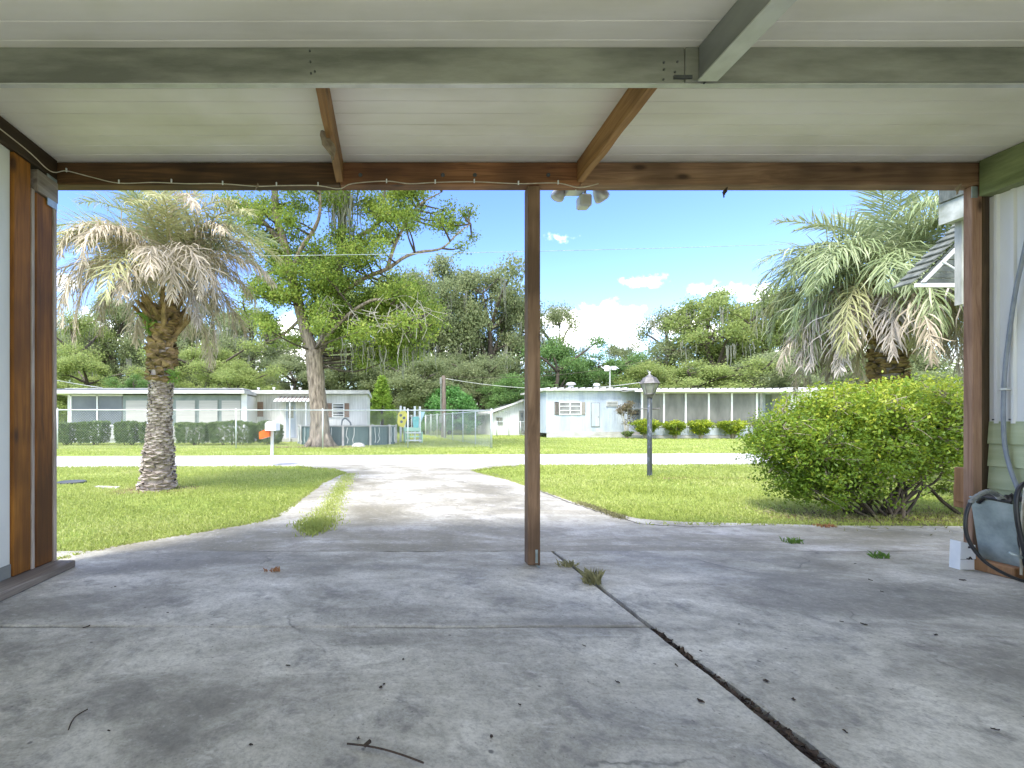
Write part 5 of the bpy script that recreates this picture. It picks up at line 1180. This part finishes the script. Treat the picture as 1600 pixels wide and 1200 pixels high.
# root flare and bark furrows
for k in range(7):
    a=k*.9+.2; q=T(500,700); wb_.tube([(q[0]+.28*math.cos(a),q[1]+.28*math.sin(a),.55),(q[0]+.42*math.cos(a),q[1]+.42*math.sin(a),.16),(q[0]+.66*math.cos(a),q[1]+.6*math.sin(a),-.03)],[.10,.13,.07],7)
part('trunk',wb_,M['bark'],bt,True)
b=MB(); connect(b,limbs,cl,gg,.045,4); part('branches',b,M['bark_dark'],bt)
mb=MB(); leafcloud(mb,cl,130000,.058,gg,sub=10,sig=.5,up=.5,shell=.15); part('crown',mb,M['leaf_big'],bt)
b=MB()
for pl_ in ([(590,470),(610,455),(630,480),(640,515)],[(600,470),(635,462),(660,480),(665,510)],[(545,480),(560,500),(563,512)],[(610,480),(602,505),(590,520)],[(600,465),(585,490),(600,520)],[(500,480),(520,475),(535,490)],[(630,470),(650,495),(650,530)],[(620,475),(622,500),(640,535)]):
    b.tube(tube_pts([T(u,w,-1.5) for u,w in pl_],4),.012,5)
    q=pl_[len(pl_)//2]
    for k in range(5): b.tube(tube_pts([T(q[0],q[1],-1.5),T(q[0]+gg.normal()*10,q[1]+gg.normal()*9,-1.6),T(q[0]+gg.normal()*24,q[1]+12+gg.normal()*18,-1.7)],3),.007,4)
part('dead_branches',b,M['bark_pale'],bt)
b=MB(); ms=[T(x,y,-.3) for x,y in ((522,300),(530,310),(540,300),(548,310),(535,325),(527,330),(545,300),(533,300),(545,330),(536,350),(526,350))]; strands(b,ms,1.6,gg,.06,10)
part('spanish_moss',b,M['moss'],bt)['kind']='stuff'
for x,y in ((545,535),(572,530),(600,540),(654,528),(486,395),(640,545)):
    b=MB(); strands(b,[T(x,y,-.8),T(x+4,y+2,-.8)],.9,gg,.05,9); part('spanish_moss',b,M['moss'],bt)['kind']='stuff'

# background trees: a few crown shapes, copied, turned and scaled
def variant(seed,kind):
    gg=np.random.default_rng(seed); H=10.0; lb=[]; cl=[]
    tr=[(0,0,-.1),(gg.normal()*.2,gg.normal()*.2,2.0),(gg.normal()*.4,gg.normal()*.3,4.0),(gg.normal()*.5,gg.normal()*.3,6.2),(gg.normal()*.6,0,8.3)]
    lb.append((tr,[.38,.30,.24,.16,.06]))
    for k in range(9):
        s=tr[1+k%3]; a=gg.random()*6.28; L=2.0+2.2*gg.random(); up=.35+.8*gg.random(); e=(s[0]+L*math.cos(a),s[1]+L*math.sin(a),min(9,s[2]+L*up)); m=((s[0]+e[0])/2+gg.normal()*.3,(s[1]+e[1])/2+gg.normal()*.3,(s[2]+e[2])/2+.3)
        lb.append(([s,m,e],[.16,.10,.04])); cl.append((e,(1.0+.5*gg.random(),1.1,.65+.3*gg.random())))
    nb={'oak':34,'dense':46,'open':24}[kind]
    for k in range(nb):
        a=gg.random()*6.28; u=gg.random(); z=(1.6 if kind=='dense' else 3.0)+(6.6 if kind!='dense' else 7.2)*u; rr=(3.6*math.sin(math.pi*min(1,(.22+.72*u)))**.7)*(.35+.65*gg.random()**.6)
        cl.append(((rr*math.cos(a),rr*math.sin(a),z),(.75+.55*gg.random(),.8,.5+.35*gg.random())))
    cl.append(((gg.normal()*.4,0,9.2),(.9,.9,.5)))
    w=limbs_mesh(lb,7); connect(w,lb,cl,gg,.06,2,4); lf_=MB(); leafcloud(lf_,cl,{'oak':24000,'dense':30000,'open':13000}[kind],.105,gg,sub=16,sig=.36,up=.5,shell=.35,htint=.12)
    ms=MB()
    if kind!='dense':
        pts=[]
        for c,r in cl:
            if gg.random()<.5: pts.append((c[0]+gg.normal()*.5,c[1]-.4+gg.normal()*.5,c[2]-r[2]*.6))
        strands(ms,pts,1.5,gg,.10,7)
    return w.mesh('branches',smooth=True),lf_.mesh('crown'),(ms.mesh('spanish_moss') if ms.v else None)
VAR={'oak':[variant(101,'oak'),variant(102,'oak')],'dense':[variant(103,'dense'),variant(104,'dense')],'open':[variant(105,'open'),variant(106,'open')]}
lmat={'a':M['leaf_a'],'b':M['leaf_b'],'c':M['leaf_c']}
mcache={}
def mesh_with(me,mat):
    k=(me.name,mat.name)
    if k not in mcache:
        c=me.copy(); c.materials.clear(); c.materials.append(mat); mcache[k]=c
    return mcache[k]
def btree(px,pyt,wpx,Y,kind,vi,col,label,seed):
    w,l,m=VAR[kind][vi]; gg=np.random.default_rng(seed); h=ZA(pyt,Y); sx=wpx/F*Y/7.6; sz=h/9.2
    t=thing('background_tree',label,'tree',(XA(px,Y),Y,0),'trees behind the mobile homes'); t.rotation_euler[2]=gg.random()*6.28; t.scale=(sx,sx,sz)
    for nm,me,mt_ in (('trunk',w,M['bark_dark']),('crown',l,lmat[col]),('spanish_moss',m,M['moss'])):
        if me is None: continue
        o=bpy.data.objects.new(nm,mesh_with(me,mt_)); C.objects.link(o); o.parent=t
        if nm=='spanish_moss': o['kind']='stuff'
BT=[(112,505,120,40,'open',0,'b','pale green mossy tree at the far left edge of the opening'),
(178,482,125,46,'oak',0,'a','dark mossy oak rising left of the left palm trunk'),
(128,560,130,33,'dense',0,'b','low light green tree above the left end of the white roof'),
(212,590,70,31,'dense',1,'c','small bright green tree over the white roof left of the palm trunk'),
(262,545,130,42,'dense',1,'a','dark tree directly behind the left palm trunk'),
(325,540,150,36,'dense',0,'b','rounded mid green tree right of the left palm trunk'),
(395,500,140,44,'oak',1,'a','mossy oak with long hanging moss between the palm and the big tree'),
(372,572,110,33,'dense',1,'b','low green tree above the middle of the white roof'),
(455,560,130,38,'dense',0,'a','dark tree behind the fork of the big tree'),
(535,540,150,42,'dense',1,'a','dark broad tree just right of the big tree trunk'),
(620,500,150,46,'oak',0,'a','dark oak behind the conifer'),
(665,560,120,38,'dense',0,'a','dark low tree right of the conifer'),
(694,425,150,50,'oak',1,'a','tall mossy oak on the skyline right of the big tree'),
(762,440,150,48,'oak',0,'a','tall mossy oak on the skyline just left of the centre post'),
(752,560,110,40,'dense',1,'a','dark tree left of the centre post above the fence'),
(806,470,100,50,'open',1,'a','thin mossy oak behind the upper centre post'),
(875,492,85,50,'open',0,'a','sparse mossy tree top poking up right of the centre post'),
(868,535,110,37,'dense',0,'c','fresh green rounded tree right of the centre post'),
(800,590,90,36,'dense',1,'c','light green tree above the white outbuilding'),
(935,558,110,39,'dense',1,'c','fresh green tree behind the antenna'),
(972,550,90,50,'open',1,'a','thin grey green tree on the skyline between the antenna and the lamp post'),
(1040,500,120,50,'open',0,'a','airy mossy oak above the lamp post'),
(1005,570,120,38,'dense',0,'b','low olive tree behind the lamp post lantern'),
(1110,472,150,47,'oak',1,'b','tall olive oak on the skyline above the screened porch'),
(1190,485,150,46,'oak',0,'b','broad oak on the skyline left of the right palm'),
(1085,570,150,36,'dense',1,'b','dense low tree above the ridged porch roof'),
(1185,560,130,35,'dense',0,'a','dark green tree above the right end of the porch roof'),
(1260,545,140,38,'dense',1,'a','dark evergreen at the left edge of the right palm'),
(1345,555,150,40,'dense',0,'a','dark tree seen through the left half of the right palm'),
(1440,550,160,42,'dense',1,'a','dark tree seen through the right half of the right palm'),
(118,520,120,48,'oak',1,'b','mid green oak behind the mossy tree at the far left edge'),
(245,500,120,50,'oak',0,'b','tall airy oak directly behind the left palm crown'),
(330,490,130,50,'oak',1,'a','tall mossy oak right of the left palm crown'),
(560,470,150,50,'oak',0,'b','tall oak behind the right side of the big tree crown'),
(640,445,120,52,'oak',1,'a','tall dark oak just left of the skyline oak'),
(1240,500,120,50,'oak',1,'b','tall oak behind the left fronds of the right palm')]
for i,(px,py,w,Y,k,vi,c,l) in enumerate(BT): btree(px,py,w,Y,k,vi,c,l,200+i)
# far wood, one mass
gg=np.random.default_rng(55); cl=[]
for i in range(190):
    x=-55+120*i/190+gg.normal(); Y=56+gg.normal()*2.5; hmax=6.0+1.6*math.sin(x*.22)+1.0*gg.normal()
    for k in range(4): cl.append(((x+gg.normal(),Y,max(1.2,hmax*(k+.6)/4+gg.normal()*.4)),(2.0,1.6,1.1)))
mb=MB(); leafcloud(mb,cl,90000,.26,gg,sub=30,sig=.45,shell=.2); o=part('woods',mb,M['leaf_a']); tag(o,'continuous dark woodland behind all the houses','woods',kind='stuff')
# conifer and vine mound
cf=thing('conifer','bright yellow green pointed conifer at the right end of the left mobile home','conifer',(XA(597,30),30,0)); gg=np.random.default_rng(61); cl=[]; h=ZA(590,30); cx=XA(597,30)
for i in range(170):
    u=gg.random()**.8; rr=1.25*(1-u)**.8*(.45+.55*gg.random()); a=gg.random()*6.28; cl.append(((cx+rr*math.cos(a),30+rr*math.sin(a),.3+(h-.4)*u),(.16,.16,.30)))
mb=MB(); leafcloud(mb,cl,15000,.055,gg,sub=14,sig=.4,up=0,elong=2.6,shell=.1); part('crown',mb,M['leaf_d'],cf); b=MB(); b.tube([(cx,30,0),(cx,30,h*.9)],[.12,.02],7); part('trunk',b,M['bark_dark'],cf)
vm=thing('vine_mound','rounded bright green mound of vines behind the utility pole','vine mound',(XA(702,36),36,0)); cl=[]; cx=XA(702,36); h=ZA(602,36)
for i in range(210):
    d=gg.normal(size=3); d/=np.linalg.norm(d); d[2]=abs(d[2]); cl.append(((cx+d[0]*1.95,36+d[1]*1.8,.5+d[2]*(h-.8)),(.38,.38,.3)))
mb=MB(); leafcloud(mb,cl,20000,.095,gg,sub=16,sig=.4,up=.6); part('foliage',mb,leafm('vine_leaf',(.05,.15,.03),(.12,.30,.07),(.24,.44,.14),.35,.5,.5),vm); b=MB()
for i in range(9): a=i*.7; b.tube([(cx,36,0),(cx+.8*math.cos(a),36+.8*math.sin(a),h*.5),(cx+1.5*math.cos(a),36+1.4*math.sin(a),h*.7)],[.1,.06,.03],5)
part('stems',b,M['bark_dark'],vm)

# ------------------------------------------------------------------ sky, sun, camera
W=bpy.data.worlds.new('World'); bpy.context.scene.world=W; W.use_nodes=True; nt=W.node_tree; nt.nodes.clear()
def wn(t,**k):
    x=nt.nodes.new(t)
    for a,b_ in k.items(): setattr(x,a,b_)
    return x
SUN=Vector((-.42,-.50,1.02)).normalized()      # towards the sun
elev=math.asin(SUN.z); rot=math.atan2(SUN.x,SUN.y)
sky=wn('ShaderNodeTexSky',sky_type='NISHITA'); sky.sun_disc=False; sky.sun_elevation=elev; sky.sun_rotation=rot; sky.altitude=0; sky.air_density=1.0; sky.dust_density=.3; sky.ozone_density=2.0
hs_=wn('ShaderNodeHueSaturation'); hs_.inputs['Saturation'].default_value=1.24; hs_.inputs['Hue'].default_value=.519; hs_.inputs['Value'].default_value=1.0; nt.links.new(sky.outputs[0],hs_.inputs['Color'])
tc=wn('ShaderNodeTexCoord'); sp=wn('ShaderNodeSeparateXYZ'); nt.links.new(tc.outputs['Generated'],sp.inputs[0])
def wm(op,a,b_=0.0,c=None):
    x=wn('ShaderNodeMath',operation=op)
    for i,v in enumerate((a,b_,c)):
        if v is None: continue
        if isinstance(v,bpy.types.NodeSocket): nt.links.new(v,x.inputs[i])
        else: x.inputs[i].default_value=v
    return x.outputs[0]
ym=wm('MAXIMUM',wm('ABSOLUTE',sp.outputs[1]),.05); u=wm('DIVIDE',sp.outputs[0],ym); v=wm('DIVIDE',sp.outputs[2],ym)
nz=wn('ShaderNodeTexNoise'); nt.links.new(tc.outputs['Generated'],nz.inputs[0]); nz.inputs['Scale'].default_value=11; nz.inputs['Detail'].default_value=9; nz.inputs['Roughness'].default_value=.58
nz2=wn('ShaderNodeTexNoise'); nt.links.new(tc.outputs['Generated'],nz2.inputs[0]); nz2.inputs['Scale'].default_value=3.2; nz2.inputs['Detail'].default_value=6
tot=None
for (px,py,rx,ry,k) in [(930,520,120,36,1.0),(880,500,60,22,1),(960,500,60,26,1),(1080,510,110,28,1),(1145,456,75,20,1),(1175,466,55,14,.9),(1015,441,30,10,.5),(945,497,45,25,1),(105,440,45,22,.9),(160,530,90,40,.8),(380,560,200,50,.8),(700,560,200,40,.8),(1350,560,200,50,.8),(640,520,60,25,.6),(440,520,60,30,.7),(872,372,18,6,.3)]:
    a=wm('DIVIDE',wm('SUBTRACT',u,(px-VX)/F),rx/F); b_=wm('DIVIDE',wm('SUBTRACT',v,(VY-py)/F),ry/F)
    d=wm('MULTIPLY',wm('SUBTRACT',1.0,wm('SQRT',wm('ADD',wm('MULTIPLY',a,a),wm('MULTIPLY',b_,b_)))),k)
    tot=d if tot is None else wm('MAXIMUM',tot,d)
behind=wm('LESS_THAN',sp.outputs[1],0.0)
tot=wm('MAXIMUM',wm('SUBTRACT',tot,wm('MULTIPLY',behind,5.0)),-1.0)
nz3=wn('ShaderNodeTexNoise'); nt.links.new(tc.outputs['Generated'],nz3.inputs[0]); nz3.inputs['Scale'].default_value=34; nz3.inputs['Detail'].default_value=8; nz3.inputs['Roughness'].default_value=.6
dens=wm('ADD',wm('ADD',tot,wm('MULTIPLY',wm('SUBTRACT',nz.outputs[0],.5),2.2)),wm('MULTIPLY',wm('SUBTRACT',nz3.outputs[0],.5),1.8))
# unseen cloud cover added behind and overhead to fill the carport with neutral light
up_=wm('GREATER_THAN',sp.outputs[2],.62); oth=wm('ADD',wm('SUBTRACT',nz2.outputs[0],.40),wm('MULTIPLY',wm('SUBTRACT',nz.outputs[0],.5),.4)); oth=wm('MULTIPLY',oth,wm('MAXIMUM',behind,up_))
cf_=wn('ShaderNodeMapRange'); cf_.interpolation_type='SMOOTHSTEP'; nt.links.new(wm('MAXIMUM',dens,wm('MULTIPLY',oth,3.0)),cf_.inputs[0]); cf_.inputs[1].default_value=.0; cf_.inputs[2].default_value=.85
mixc=wn('ShaderNodeMix',data_type='RGBA'); nt.links.new(cf_.outputs[0],mixc.inputs[0]); nt.links.new(hs_.outputs[0],mixc.inputs[6])
cr=wn('ShaderNodeValToRGB'); nt.links.new(nz.outputs[0],cr.inputs[0]); cr.color_ramp.elements[0].position=.35; cr.color_ramp.elements[0].color=(8.2,8.1,7.9,1); cr.color_ramp.elements[1].position=.6; cr.color_ramp.elements[1].color=(11,10.7,10.2,1)
nt.links.new(cr.outputs[0],mixc.inputs[7])
bg=wn('ShaderNodeBackground'); nt.links.new(mixc.outputs[2],bg.inputs[0]); bg.inputs[1].default_value=.145
wo=wn('ShaderNodeOutputWorld'); nt.links.new(bg.outputs[0],wo.inputs[0])
L=bpy.data.lights.new('sun','SUN'); L.energy=2.1; L.angle=R(14); L.color=(1,.965,.90); lo=bpy.data.objects.new('sun',L); C.objects.link(lo); lo.rotation_euler=(-SUN).to_track_quat('-Z','Y').to_euler()
cam=bpy.data.cameras.new('camera'); co=bpy.data.objects.new('camera',cam); C.objects.link(co); co.location=(0,0,1.0); co.rotation_euler=(R(90),0,0)
cam.sensor_width=36; cam.lens=36*F/1600; cam.shift_x=(800-VX)/1600; cam.shift_y=(VY-600)/1600; cam.clip_end=1500; cam.clip_start=.05
sc=bpy.context.scene; sc.camera=co
sc.view_settings.view_transform='Standard'; sc.view_settings.look='None'; sc.view_settings.exposure=1.74; sc.view_settings.gamma=1
sc.cycles.max_bounces=8; sc.cycles.diffuse_bounces=5; sc.cycles.transparent_max_bounces=8; sc.cycles.use_denoising=True
